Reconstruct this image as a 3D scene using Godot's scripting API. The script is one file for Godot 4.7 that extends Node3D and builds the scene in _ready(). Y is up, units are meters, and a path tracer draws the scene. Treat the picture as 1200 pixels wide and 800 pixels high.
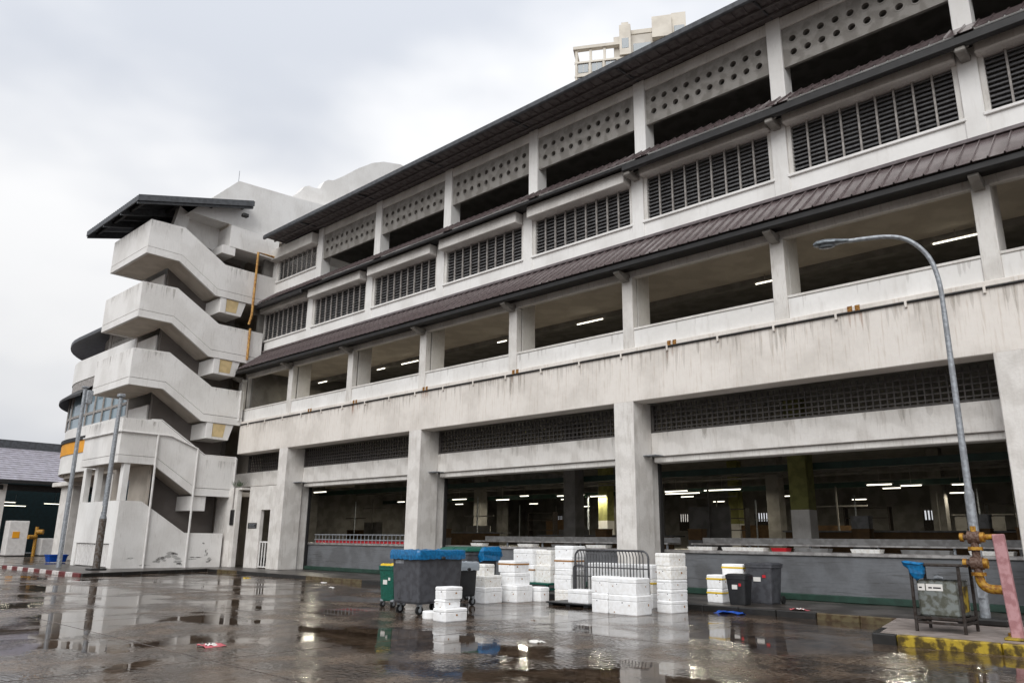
extends Node3D
# A wet market yard under an overcast sky: four-storey market building with a concrete stair tower.
# Axes: x runs along the facade, z towards the street; the camera stands at x = z = 0.

var M := {}
var taken := {}
var cache := {}
var rng := RandomNumberGenerator.new()
const ZF := -20.7
const WALK := 0.15


# ---------- naming and placing ----------
func numbered(n: String) -> String:
	if not taken.has(n):
		taken[n] = 0
		return n
	taken[n] += 1
	return "%s_%03d" % [n, taken[n]]


func tag(o: Node, label: String, category: String, group := "") -> Node:
	o.set_meta("label", label)
	o.set_meta("category", category)
	if group != "":
		o.set_meta("group", group)
	return o


func thing(called: String, label: String, category: String, at := Vector3.ZERO, group := "") -> Node3D:
	var o := Node3D.new()
	o.name = numbered(called)
	add_child(o)
	o.position = at
	tag(o, label, category, group)
	return o


func setting(called: String, at := Vector3.ZERO) -> Node3D:
	var o := Node3D.new()
	o.name = numbered(called)
	add_child(o)
	o.position = at
	o.set_meta("kind", "structure")
	return o


func org(n: Node) -> Vector3:
	var p := Vector3.ZERO
	while n != self and n is Node3D:
		p += n.position
		n = n.get_parent()
	return p


func part(parent: Node, called: String, mesh: Mesh, m: Material, at := Vector3.ZERO) -> MeshInstance3D:
	var o := MeshInstance3D.new()
	o.name = called
	o.mesh = mesh
	o.material_override = m
	parent.add_child(o, true)
	o.position = at
	return o


# ---------- shapes ----------
func tri(st: SurfaceTool, p: Vector3, q: Vector3, r: Vector3, n: Vector3) -> void:
	if (q - p).cross(r - p).dot(n) > 0.0:
		st.add_vertex(p); st.add_vertex(r); st.add_vertex(q)
	else:
		st.add_vertex(p); st.add_vertex(q); st.add_vertex(r)


func quad(st: SurfaceTool, a: Vector3, b: Vector3, c: Vector3, d: Vector3, n: Vector3) -> void:
	tri(st, a, b, c, n)
	tri(st, a, c, d, n)


func begin() -> SurfaceTool:
	var st := SurfaceTool.new()
	st.begin(Mesh.PRIMITIVE_TRIANGLES)
	return st


func add_box(st: SurfaceTool, c: Vector3, s: Vector3, b := 0.0) -> void:
	var h := s * 0.5
	b = minf(b, minf(h.x, minf(h.y, h.z)) * 0.6)
	var k := func(x, y, z, a) -> Vector3:
		var v := Vector3(x * (h.x - b), y * (h.y - b), z * (h.z - b))
		if a == 0: v.x = x * h.x
		if a == 1: v.y = y * h.y
		if a == 2: v.z = z * h.z
		return c + v
	for s1 in [-1, 1]:
		quad(st, k.call(s1, -1, -1, 0), k.call(s1, 1, -1, 0), k.call(s1, 1, 1, 0), k.call(s1, -1, 1, 0), Vector3(s1, 0, 0))
		quad(st, k.call(-1, s1, -1, 1), k.call(1, s1, -1, 1), k.call(1, s1, 1, 1), k.call(-1, s1, 1, 1), Vector3(0, s1, 0))
		quad(st, k.call(-1, -1, s1, 2), k.call(1, -1, s1, 2), k.call(1, 1, s1, 2), k.call(-1, 1, s1, 2), Vector3(0, 0, s1))
	if b <= 0.0:
		return
	for s1 in [-1, 1]:
		for s2 in [-1, 1]:
			quad(st, k.call(s1, s2, -1, 0), k.call(s1, s2, 1, 0), k.call(s1, s2, 1, 1), k.call(s1, s2, -1, 1), Vector3(s1, s2, 0))
			quad(st, k.call(s1, -1, s2, 0), k.call(s1, 1, s2, 0), k.call(s1, 1, s2, 2), k.call(s1, -1, s2, 2), Vector3(s1, 0, s2))
			quad(st, k.call(-1, s1, s2, 1), k.call(1, s1, s2, 1), k.call(1, s1, s2, 2), k.call(-1, s1, s2, 2), Vector3(0, s1, s2))
			for s3 in [-1, 1]:
				tri(st, k.call(s1, s2, s3, 0), k.call(s1, s2, s3, 1), k.call(s1, s2, s3, 2), Vector3(s1, s2, s3))


func cbox(s: Vector3, b := 0.012) -> ArrayMesh:
	var key := "%.4f %.4f %.4f %.4f" % [s.x, s.y, s.z, b]
	if not cache.has(key):
		var st := begin()
		add_box(st, Vector3.ZERO, s, b)
		cache[key] = st.commit()
	return cache[key]


# a box between two corners given in world axes
func box(parent: Node, called: String, m: Material, a: Vector3, b: Vector3, bev := 0.012) -> MeshInstance3D:
	return part(parent, called, cbox((b - a).abs(), bev), m, (a + b) * 0.5 - org(parent))


# a polygon swept along an axis (0: polygon is (z, y); 1: (x, z); 2: (x, y))
func add_prism(st: SurfaceTool, poly: PackedVector2Array, axis: int, c0: float, c1: float) -> void:
	var f := func(v: Vector2, c: float) -> Vector3:
		if axis == 0: return Vector3(c, v.y, v.x)
		if axis == 1: return Vector3(v.x, c, v.y)
		return Vector3(v.x, v.y, c)
	var along := Vector3.ZERO
	along[axis] = 1.0
	var idx := Geometry2D.triangulate_polygon(poly)
	for i in range(0, idx.size(), 3):
		tri(st, f.call(poly[idx[i]], c0), f.call(poly[idx[i + 1]], c0), f.call(poly[idx[i + 2]], c0), -along * signf(c1 - c0))
		tri(st, f.call(poly[idx[i]], c1), f.call(poly[idx[i + 1]], c1), f.call(poly[idx[i + 2]], c1), along * signf(c1 - c0))
	var area := 0.0
	for i in poly.size():
		area += poly[i].cross(poly[(i + 1) % poly.size()])
	for i in poly.size():
		var p := poly[i]
		var q := poly[(i + 1) % poly.size()]
		var n2 := Vector2(q.y - p.y, p.x - q.x) * signf(area)
		var n: Vector3 = f.call(n2, 0.0)
		quad(st, f.call(p, c0), f.call(q, c0), f.call(q, c1), f.call(p, c1), n)


func prism(parent: Node, called: String, m: Material, pts: Array, axis: int, c0: float, c1: float) -> MeshInstance3D:
	var o := org(parent)
	var off := [Vector2(o.z, o.y), Vector2(o.x, o.z), Vector2(o.x, o.y)][axis] as Vector2
	var poly := PackedVector2Array()
	for p in pts:
		poly.append(Vector2(p[0], p[1]) - off)
	var st := begin()
	add_prism(st, poly, axis, c0 - o[axis], c1 - o[axis])
	return part(parent, called, st.commit(), m)


func add_tube(st: SurfaceTool, pts: Array, r, sides := 10, cap := true) -> void:
	var n := pts.size()
	var side := Vector3.ZERO
	var rings := []
	for i in n:
		var t: Vector3 = (pts[mini(i + 1, n - 1)] - pts[maxi(i - 1, 0)]).normalized()
		if side == Vector3.ZERO:
			side = t.cross(Vector3.UP if absf(t.y) < 0.9 else Vector3.RIGHT).normalized()
		side = (side - t * side.dot(t)).normalized()
		var up := t.cross(side)
		var rad: float = r[i] if r is Array else r
		var ring := []
		for k in sides:
			var a := TAU * k / sides
			ring.append([pts[i] + (side * cos(a) + up * sin(a)) * rad, side * cos(a) + up * sin(a)])
		rings.append(ring)
	for i in n - 1:
		for k in sides:
			var k2 := (k + 1) % sides
			var q := [rings[i][k], rings[i][k2], rings[i + 1][k2], rings[i + 1][k]]
			var flip: bool = (q[1][0] - q[0][0]).cross(q[2][0] - q[0][0]).dot(q[0][1]) > 0.0
			for j in ([0, 2, 1, 0, 3, 2] if flip else [0, 1, 2, 0, 2, 3]):
				st.set_normal(q[j][1])
				st.add_vertex(q[j][0])
	if cap:
		for e in [0, n - 1]:
			var nn: Vector3 = ((pts[0] - pts[1]) if e == 0 else (pts[n - 1] - pts[n - 2])).normalized()
			for k in range(1, sides - 1):
				var tr := [rings[e][0][0], rings[e][k][0], rings[e][k + 1][0]]
				if (tr[1] - tr[0]).cross(tr[2] - tr[0]).dot(nn) > 0.0:
					tr = [tr[0], tr[2], tr[1]]
				for v in tr:
					st.set_normal(nn)
					st.add_vertex(v)


func tube(parent: Node, called: String, m: Material, pts: Array, r, sides := 10) -> MeshInstance3D:
	var o := org(parent)
	var p2 := []
	for p in pts:
		p2.append(p - o)
	var st := begin()
	add_tube(st, p2, r, sides)
	return part(parent, called, st.commit(), m)


# smooth polyline through points
func bend(pts: Array, steps := 8) -> Array:
	var c := Curve3D.new()
	for i in pts.size():
		var a: Vector3 = pts[maxi(i - 1, 0)]
		var b: Vector3 = pts[mini(i + 1, pts.size() - 1)]
		c.add_point(pts[i], -(b - a) / 6.0, (b - a) / 6.0)
	var out := []
	for i in (pts.size() - 1) * steps + 1:
		out.append(c.samplef(float(i) / steps))
	return out


# rounded rectangle ring
func rr(w: float, d: float, r: float, y: float, n := 3, cx := 0.0, cz := 0.0) -> Array:
	var out := []
	for q in 4:
		var sx: float = [1, -1, -1, 1][q]
		var sz: float = [1, 1, -1, -1][q]
		for k in n + 1:
			var a := PI / 2 * (q + float(k) / n)
			out.append(Vector3(cx + sx * (w / 2 - r) + cos(a) * r, y, cz + sz * (d / 2 - r) + sin(a) * r))
	return out


func add_loft(st: SurfaceTool, rings: Array, cap0 := true, cap1 := true, closed := true, group0 := 1) -> void:
	var n: int = rings[0].size()
	for i in rings.size() - 1:
		st.set_smooth_group(group0 + i)
		for k in (n if closed else n - 1):
			var k2 := (k + 1) % n
			# winding taken from the ring's turn so that inner walls face inwards
			st.add_vertex(rings[i][k]); st.add_vertex(rings[i + 1][k2]); st.add_vertex(rings[i + 1][k])
			st.add_vertex(rings[i][k]); st.add_vertex(rings[i][k2]); st.add_vertex(rings[i + 1][k2])
	st.set_smooth_group(-1)
	for e in [0, rings.size() - 1]:
		if (e == 0 and cap0) or (e > 0 and cap1):
			for k in range(1, n - 1):
				var r: Array = rings[e]
				if e == 0:
					st.add_vertex(r[0]); st.add_vertex(r[k + 1]); st.add_vertex(r[k])
				else:
					st.add_vertex(r[0]); st.add_vertex(r[k]); st.add_vertex(r[k + 1])


func loft(parent: Node, called: String, m: Material, rings: Array, cap0 := true, cap1 := true) -> MeshInstance3D:
	var st := begin()
	add_loft(st, rings, cap0, cap1)
	st.generate_normals()
	return part(parent, called, st.commit(), m)


# ---------- textures and materials ----------
func noise_bytes(size: int, sd: int, freq: float, oct := 4, type := FastNoiseLite.TYPE_SIMPLEX_SMOOTH) -> PackedByteArray:
	var n := FastNoiseLite.new()
	n.seed = sd
	n.noise_type = type
	n.frequency = freq
	n.fractal_octaves = oct
	var im := n.get_seamless_image(size, size)
	im.convert(Image.FORMAT_L8)
	return im.get_data()


func sst(a: float, b: float, x: float) -> float:
	return smoothstep(a, b, x)


# two tones mixed by patches, plus grain and dark specks
func mottle(sd: int, size: int, f1: float, f2: float, dark: Color, light: Color, grain: float, specks := 0.0) -> ImageTexture:
	var a := noise_bytes(size, sd, f1, 5)
	var b := noise_bytes(size, sd + 7, f2, 3)
	var out := PackedByteArray()
	out.resize(size * size * 3)
	var r := RandomNumberGenerator.new()
	r.seed = sd
	for i in size * size:
		var t := a[i] / 255.0
		var g := (b[i] / 255.0 - 0.5) * grain
		if specks > 0.0 and b[i] > 205 and t < 0.5:
			g -= specks
		var c := dark.lerp(light, sst(0.25, 0.7, t))
		out[i * 3] = clampi(int((c.r + g) * 255), 0, 255)
		out[i * 3 + 1] = clampi(int((c.g + g) * 255), 0, 255)
		out[i * 3 + 2] = clampi(int((c.b + g) * 255), 0, 255)
	return ImageTexture.create_from_image(Image.create_from_data(size, size, false, Image.FORMAT_RGB8, out))


# run-off marks: thin uneven stains, drawn long by the texture's scale
func drips(sd: int, size: int, amount: float, tint: Color) -> ImageTexture:
	var a := noise_bytes(size, sd, 0.035, 4)
	var b := noise_bytes(size, sd + 3, 0.008, 3)
	var d := noise_bytes(size, sd + 5, 0.11, 2)
	var out := PackedByteArray()
	out.resize(size * size * 3)
	for i in size * size:
		var t := sst(0.5, 0.78, a[i] / 255.0 * 0.75 + d[i] / 255.0 * 0.25) * (0.25 + 0.75 * sst(0.4, 0.7, b[i] / 255.0)) * amount
		t += sst(0.62, 0.85, d[i] / 255.0) * amount * 0.12
		var c := Color.WHITE.lerp(tint, clampf(t, 0, 1))
		out[i * 3] = int(c.r * 255)
		out[i * 3 + 1] = int(c.g * 255)
		out[i * 3 + 2] = int(c.b * 255)
	return ImageTexture.create_from_image(Image.create_from_data(size, size, false, Image.FORMAT_RGB8, out))


func plain(c: Color, rough := 0.7, metal := 0.0) -> StandardMaterial3D:
	var m := StandardMaterial3D.new()
	m.albedo_color = c
	m.roughness = rough
	m.metallic = metal
	return m


func textured(c: Color, t: Texture2D, scale: float, rough := 0.8, bump: Texture2D = null, bump_cm := 0.0, metal := 0.0) -> StandardMaterial3D:
	var m := plain(c, rough, metal)
	m.albedo_texture = t
	m.uv1_triplanar = true
	m.uv1_world_triplanar = true
	m.uv1_triplanar_sharpness = 8.0
	m.uv1_scale = Vector3.ONE * scale
	if bump:
		m.heightmap_enabled = true
		m.heightmap_texture = bump
		m.heightmap_scale = bump_cm
	return m


func with_drips(m: StandardMaterial3D, t: Texture2D, scale: Vector3) -> StandardMaterial3D:
	m.detail_enabled = true
	m.detail_albedo = t
	m.detail_blend_mode = BaseMaterial3D.BLEND_MODE_MUL
	m.detail_uv_layer = BaseMaterial3D.DETAIL_UV_2
	m.uv2_triplanar = true
	m.uv2_world_triplanar = true
	m.uv2_triplanar_sharpness = 8.0
	m.uv2_scale = scale
	return m


func grey_tex(size: int, data: PackedByteArray) -> ImageTexture:
	return ImageTexture.create_from_image(Image.create_from_data(size, size, false, Image.FORMAT_L8, data))


func make_materials() -> void:
	var fine := grey_tex(512, noise_bytes(512, 3, 0.06, 5))
	var paint := mottle(11, 512, 0.006, 0.09, Color(0.95, 0.947, 0.943), Color(1, 1, 1), 0.02)
	var worn := mottle(21, 512, 0.007, 0.07, Color(0.935, 0.93, 0.924), Color(1, 0.998, 0.996), 0.03, 0.02)
	var conc := mottle(31, 512, 0.01, 0.12, Color(0.87, 0.86, 0.85), Color(1, 0.995, 0.99), 0.06, 0.03)
	var metal_t := mottle(41, 512, 0.012, 0.1, Color(0.84, 0.83, 0.83), Color(1, 1, 1), 0.08, 0.03)
	var rust_t := mottle(51, 512, 0.012, 0.09, Color(0.74, 0.64, 0.56), Color(1, 1, 1), 0.1, 0.06)
	var d1 := drips(61, 512, 0.25, Color(0.73, 0.66, 0.585))
	var d2 := drips(71, 512, 0.3, Color(0.76, 0.735, 0.71))
	var d0 := drips(65, 512, 0.14, Color(0.8, 0.78, 0.76))
	M.fine = fine
	M.white = with_drips(textured(Color(0.9, 0.893, 0.882), paint, 0.11, 0.75, fine, 0.2), d0, Vector3(0.35, 0.05, 0.35))
	M.stair = with_drips(textured(Color(0.9, 0.891, 0.879), paint, 0.13, 0.75, fine, 0.25), drips(67, 512, 0.2, Color(0.74, 0.72, 0.7)), Vector3(0.6, 0.06, 0.6))
	M.mould = plain(Color(0.25, 0.24, 0.22, 0.3), 0.9)
	M.mould.transparency = BaseMaterial3D.TRANSPARENCY_ALPHA
	M.run_off = plain(Color(0.4, 0.34, 0.26, 0.12), 0.9)
	M.run_off.transparency = BaseMaterial3D.TRANSPARENCY_ALPHA
	M.rust_run = plain(Color(0.6, 0.36, 0.14, 0.2), 0.9)
	M.rust_run.transparency = BaseMaterial3D.TRANSPARENCY_ALPHA
	M.fascia = with_drips(textured(Color(0.875, 0.852, 0.825), worn, 0.12, 0.8, fine, 0.3), d1, Vector3(0.75, 0.045, 0.75))
	M.column = with_drips(textured(Color(0.86, 0.846, 0.828), worn, 0.3, 0.85, fine, 0.35), d2, Vector3(0.4, 0.05, 0.4))
	M.cream = with_drips(textured(Color(0.85, 0.838, 0.82), worn, 0.2, 0.8, fine, 0.25), d2, Vector3(0.5, 0.08, 0.5))
	M.concrete = textured(Color(0.58, 0.568, 0.55), conc, 0.35, 0.9, fine, 0.5)
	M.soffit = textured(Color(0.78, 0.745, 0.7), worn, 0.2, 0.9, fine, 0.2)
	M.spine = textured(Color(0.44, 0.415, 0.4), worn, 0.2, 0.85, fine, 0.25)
	M.inside = textured(Color(0.5, 0.49, 0.475), conc, 0.2, 0.9)
	M.dock = with_drips(textured(Color(0.41, 0.42, 0.435), conc, 0.14, 0.34, fine, 0.15), drips(75, 512, 0.6, Color(0.7, 0.68, 0.66)), Vector3(0.05, 0.7, 0.05))
	M.steel_top = textured(Color(0.72, 0.71, 0.7), metal_t, 0.5, 0.3, null, 0.0, 0.7)
	M.green_paint = textured(Color(0.13, 0.24, 0.2), conc, 0.4, 0.5)
	M.louver = textured(Color(0.42, 0.42, 0.425), metal_t, 0.6, 0.55)
	M.mullion = textured(Color(0.62, 0.6, 0.58), metal_t, 0.6, 0.6)
	M.canopy = textured(Color(0.4, 0.355, 0.355), metal_t, 0.45, 0.24)
	M.canopy.metallic_specular = 0.7
	M.eave = textured(Color(0.3, 0.31, 0.325), metal_t, 0.5, 0.5)
	M.eave_under = textured(Color(0.42, 0.4, 0.4), metal_t, 0.4, 0.7)
	M.gutter = textured(Color(0.14, 0.135, 0.135), metal_t, 0.4, 0.6)
	M.grille = textured(Color(0.31, 0.295, 0.285), metal_t, 0.6, 0.7)  # metal tone darkened to carry the soffit's shade over the recess
	M.galv = textured(Color(0.62, 0.64, 0.66), metal_t, 1.1, 0.5, null, 0.0, 0.35)
	M.galv_dirty = textured(Color(0.42, 0.41, 0.4), rust_t, 1.1, 0.6, null, 0.0, 0.2)
	M.white_pipe = textured(Color(0.86, 0.85, 0.84), paint, 0.8, 0.5)
	M.yellow_pipe = textured(Color(0.78, 0.61, 0.33), rust_t, 0.9, 0.6)
	M.rust = textured(Color(0.6, 0.44, 0.2), rust_t, 2.2, 0.85)
	M.ochre = textured(Color(0.82, 0.73, 0.55), worn, 0.5, 0.85)
	M.foam = textured(Color(0.965, 0.967, 0.97), mottle(81, 512, 0.014, 0.22, Color(0.965, 0.962, 0.955), Color(1, 1, 1), 0.015), 0.9, 0.7, grey_tex(512, noise_bytes(512, 9, 0.25, 2)), 0.1)
	M.foam_old = textured(Color(0.95, 0.946, 0.935), mottle(83, 512, 0.018, 0.2, Color(0.945, 0.935, 0.915), Color(1, 1, 1), 0.02, 0.03), 0.9, 0.7)
	M.tape = plain(Color(0.86, 0.72, 0.12), 0.4)
	M.brown_tape = plain(Color(0.6, 0.42, 0.2), 0.45)
	M.ink = plain(Color(0.1, 0.1, 0.11), 0.6)
	M.bin_grey = textured(Color(0.3, 0.305, 0.325), metal_t, 0.6, 0.45)
	M.bin_dark = textured(Color(0.15, 0.155, 0.165), metal_t, 0.6, 0.45)
	M.bin_green = textured(Color(0.05, 0.36, 0.3), mottle(91, 512, 0.03, 0.1, Color(0.75, 0.78, 0.76), Color(1, 1, 1), 0.1, -0.5), 1.2, 0.45)
	M.blue_bag = textured(Color(0.04, 0.42, 0.63), metal_t, 1.5, 0.3)
	M.clear_bag = plain(Color(0.6, 0.63, 0.66), 0.2)
	M.rubber = plain(Color(0.06, 0.06, 0.062), 0.75)
	M.dark_steel = textured(Color(0.23, 0.21, 0.2), rust_t, 1.4, 0.6, null, 0.0, 0.3)
	M.sheet_steel = textured(Color(0.5, 0.52, 0.51), mottle(99, 512, 0.014, 0.08, Color(0.72, 0.7, 0.64), Color(1, 1, 1), 0.08, 0.04), 0.8, 0.4, null, 0.0, 0.4)
	M.bar_steel = textured(Color(0.36, 0.36, 0.37), metal_t, 1.5, 0.45, null, 0.0, 0.5)
	M.hydrant = textured(Color(0.7, 0.53, 0.16), rust_t, 1.6, 0.55)
	M.hydrant_iron = textured(Color(0.42, 0.34, 0.3), rust_t, 3.0, 0.7)
	M.pink = textured(Color(0.71, 0.54, 0.55), mottle(93, 512, 0.012, 0.1, Color(0.86, 0.8, 0.8), Color(1, 1, 1), 0.06), 0.7, 0.7)
	M.kerb_yellow = textured(Color(0.68, 0.58, 0.16), mottle(95, 512, 0.01, 0.06, Color(0.42, 0.4, 0.38), Color(1, 1, 1), 0.14, 0.12), 0.9, 0.5)
	M.kerb_black = textured(Color(0.13, 0.125, 0.12), conc, 0.8, 0.4)
	M.kerb_red = textured(Color(0.42, 0.16, 0.16), conc, 0.8, 0.5)
	M.kerb_white = textured(Color(0.82, 0.8, 0.79), conc, 0.8, 0.5)
	M.kerb_worn = textured(Color(0.36, 0.32, 0.22), rust_t, 0.7, 0.45)
	M.walk = textured(Color(0.33, 0.31, 0.295), mottle(97, 512, 0.01, 0.1, Color(0.6, 0.57, 0.54), Color(1, 1, 1), 0.2), 0.16, 0.35, fine, 0.4)
	M.island = textured(Color(0.6, 0.56, 0.54), conc, 0.5, 0.45, fine, 0.3)
	M.ochre_wall = textured(Color(0.5, 0.5, 0.28), conc, 0.4, 0.8)
	M.glass = plain(Color(0.55, 0.66, 0.7, 0.35), 0.05)
	M.glass.transparency = BaseMaterial3D.TRANSPARENCY_ALPHA
	M.pane = plain(Color(0.26, 0.33, 0.37), 0.08)
	M.pane.metallic_specular = 0.8
	M.ribbon_glass = plain(Color(0.5, 0.57, 0.61), 0.06)  # pale base colour stands in for the reflected sky
	M.ribbon_glass.metallic_specular = 0.9
	M.yellow_band = textured(Color(0.9, 0.62, 0.12), paint, 0.4, 0.55)
	M.tile = textured(Color(0.66, 0.65, 0.69), conc, 0.3, 0.35)
	M.tower = textured(Color(0.83, 0.81, 0.775), worn, 0.05, 0.85)
	M.tower_trim = textured(Color(0.87, 0.845, 0.8), worn, 0.05, 0.85)
	M.paper = plain(Color(0.85, 0.84, 0.82), 0.7)
	M.red_paper = plain(Color(0.72, 0.12, 0.16), 0.5)
	M.pink_foil = plain(Color(0.74, 0.36, 0.39), 0.4)
	M.blue_plastic = textured(Color(0.04, 0.3, 0.68), metal_t, 1.5, 0.35)
	M.crate_brown = textured(Color(0.4, 0.3, 0.18), conc, 0.6, 0.8)
	M.crate_grey = textured(Color(0.5, 0.5, 0.5), conc, 0.6, 0.7)
	M.teal = textured(Color(0.05, 0.16, 0.18), conc, 0.5, 0.6)
	M.lamp_head = textured(Color(0.45, 0.48, 0.5), metal_t, 1.2, 0.4, null, 0.0, 0.4)
	M.lens = plain(Color(0.35, 0.37, 0.38), 0.15)
	M.leaf = plain(Color(0.16, 0.26, 0.1), 0.6)
	M.tube_glow = plain(Color(0.95, 0.97, 0.95), 0.4)
	M.tube_glow.emission_enabled = true
	M.tube_glow.emission = Color(1.0, 0.98, 0.9)
	M.tube_glow.emission_energy_multiplier = 2.2
	M.road = make_road()


func make_road() -> StandardMaterial3D:
	var s := 1024
	var pud := noise_bytes(s, 101, 0.0045, 4)      # where water stands
	var mid := noise_bytes(s, 103, 0.012, 5)
	var grit := noise_bytes(s, 105, 0.16, 3)
	var swirl := noise_bytes(s, 107, 0.03, 4)
	var col := PackedByteArray()
	col.resize(s * s * 3)
	var rough := PackedByteArray()
	rough.resize(s * s)
	var hgt := PackedByteArray()
	hgt.resize(s * s)
	var c0 := Color(0.19, 0.15, 0.12)
	var c1 := Color(0.36, 0.305, 0.255)
	var c2 := Color(0.34, 0.27, 0.21)
	for i in s * s:
		var p := pud[i] / 255.0
		var m := mid[i] / 255.0
		var g := grit[i] / 255.0
		var w := swirl[i] / 255.0
		var wet := sst(0.37, 0.66, p * 0.72 + m * 0.2 + w * 0.08)            # 1 in standing water
		var c := c0.lerp(c1, sst(0.3, 0.75, m)).lerp(c2, sst(0.5, 0.8, w) * 0.6)
		c = c.lerp(c0, wet * 0.3)
		var gg := (g - 0.5) * 0.26 + (w - 0.5) * 0.08
		col[i * 3] = clampi(int((c.r + gg) * 255), 0, 255)
		col[i * 3 + 1] = clampi(int((c.g + gg) * 255), 0, 255)
		col[i * 3 + 2] = clampi(int((c.b + gg) * 255), 0, 255)
		var dry := 0.15 + 0.15 * sst(0.3, 0.7, m) + 0.2 * (g - 0.5)
		rough[i] = clampi(int(lerpf(dry, 0.035, wet) * 255), 5, 255)
		hgt[i] = clampi(int((0.5 + (lerpf(g - 0.5, 0.0, wet) * 0.5 + (w - 0.5) * 0.25 * (1.0 - wet * 0.93))) * 255), 0, 255)
	var m := StandardMaterial3D.new()
	m.albedo_texture = ImageTexture.create_from_image(Image.create_from_data(s, s, false, Image.FORMAT_RGB8, col))
	m.roughness = 1.0
	m.metallic_specular = 0.42
	m.roughness_texture = grey_tex(s, rough)
	m.roughness_texture_channel = BaseMaterial3D.TEXTURE_CHANNEL_RED
	m.heightmap_enabled = true
	m.heightmap_texture = grey_tex(s, hgt)
	m.heightmap_scale = 1.5
	m.uv1_triplanar = true
	m.uv1_world_triplanar = true
	m.uv1_scale = Vector3.ONE / 17.0
	return m


func make_sky() -> Sky:
	var w := 1024
	var h := 512
	var n1 := FastNoiseLite.new()
	n1.seed = 5
	n1.noise_type = FastNoiseLite.TYPE_SIMPLEX_SMOOTH
	n1.frequency = 1.5
	n1.fractal_octaves = 6
	n1.fractal_gain = 0.5
	var n2 := FastNoiseLite.new()
	n2.seed = 9
	n2.noise_type = FastNoiseLite.TYPE_SIMPLEX_SMOOTH
	n2.frequency = 0.8
	n2.fractal_octaves = 3
	var im := Image.create(w, h, false, Image.FORMAT_RGBF)
	for y in h:
		var el := PI * (0.5 - (y + 0.5) / h)
		var se := maxf(sin(el), 0.0)
		var lum := 0.47 + 0.38 * se                                  # overcast: brighter overhead
		for x in w:
			var c := Color(0.3, 0.29, 0.28)
			if el > -0.02:
				var az := TAU * (x + 0.5) / w
				var d := Vector3(cos(az) * cos(el), sin(el) * 1.7, sin(az) * cos(el))
				var a := n1.get_noise_3dv(d * Vector3(1.0, 1.5, 1.0)) * 0.5 + 0.5
				var b := n2.get_noise_3dv(d + Vector3(4, 0, 0)) * 0.5 + 0.5
				var t := sst(0.36, 0.64, a * 0.6 + b * 0.4)
				var dark := Color(0.845, 0.89, 0.98) * 0.92
				var lite := Color(1.19, 1.195, 1.21)
				c = dark.lerp(lite, t) * lum
			im.set_pixel(x, y, c)
	var pm := PanoramaSkyMaterial.new()
	pm.panorama = ImageTexture.create_from_image(im)
	var sky := Sky.new()
	sky.sky_material = pm
	return sky


# ---------- main ----------
func _ready() -> void:
	rng.seed = 7
	var cam := Camera3D.new()
	cam.name = "camera"
	add_child(cam)
	cam.position = Vector3(0, 1.7, 0)
	cam.rotation = Vector3(0.25422, 0.754135, 0.01211)
	cam.fov = 48.12
	cam.far = 2000.0
	cam.current = true
	var env := Environment.new()
	env.background_mode = Environment.BG_SKY
	env.sky = make_sky()
	env.background_energy_multiplier = 1.0
	env.tonemap_mode = Environment.TONE_MAPPER_LINEAR
	env.tonemap_exposure = 1.36
	env.sdfgi_enabled = true
	env.ssao_enabled = true
	env.ssil_enabled = true
	var we := WorldEnvironment.new()
	we.name = "world_environment"
	we.environment = env
	add_child(we)
	var sun := DirectionalLight3D.new()
	sun.name = "sun"
	add_child(sun)
	sun.look_at_from_position(Vector3(0.34, 0.62, 0.71), Vector3.ZERO)
	sun.light_energy = 0.5
	sun.light_angular_distance = 45.0
	sun.light_color = Color(1.0, 0.995, 0.985)
	sun.shadow_enabled = true

	make_materials()
	build_ground()
	build_market()
	build_stairs()
	build_wing()
	build_hall_left()
	build_tower()
	build_hall_contents()
	build_yard()


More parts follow.
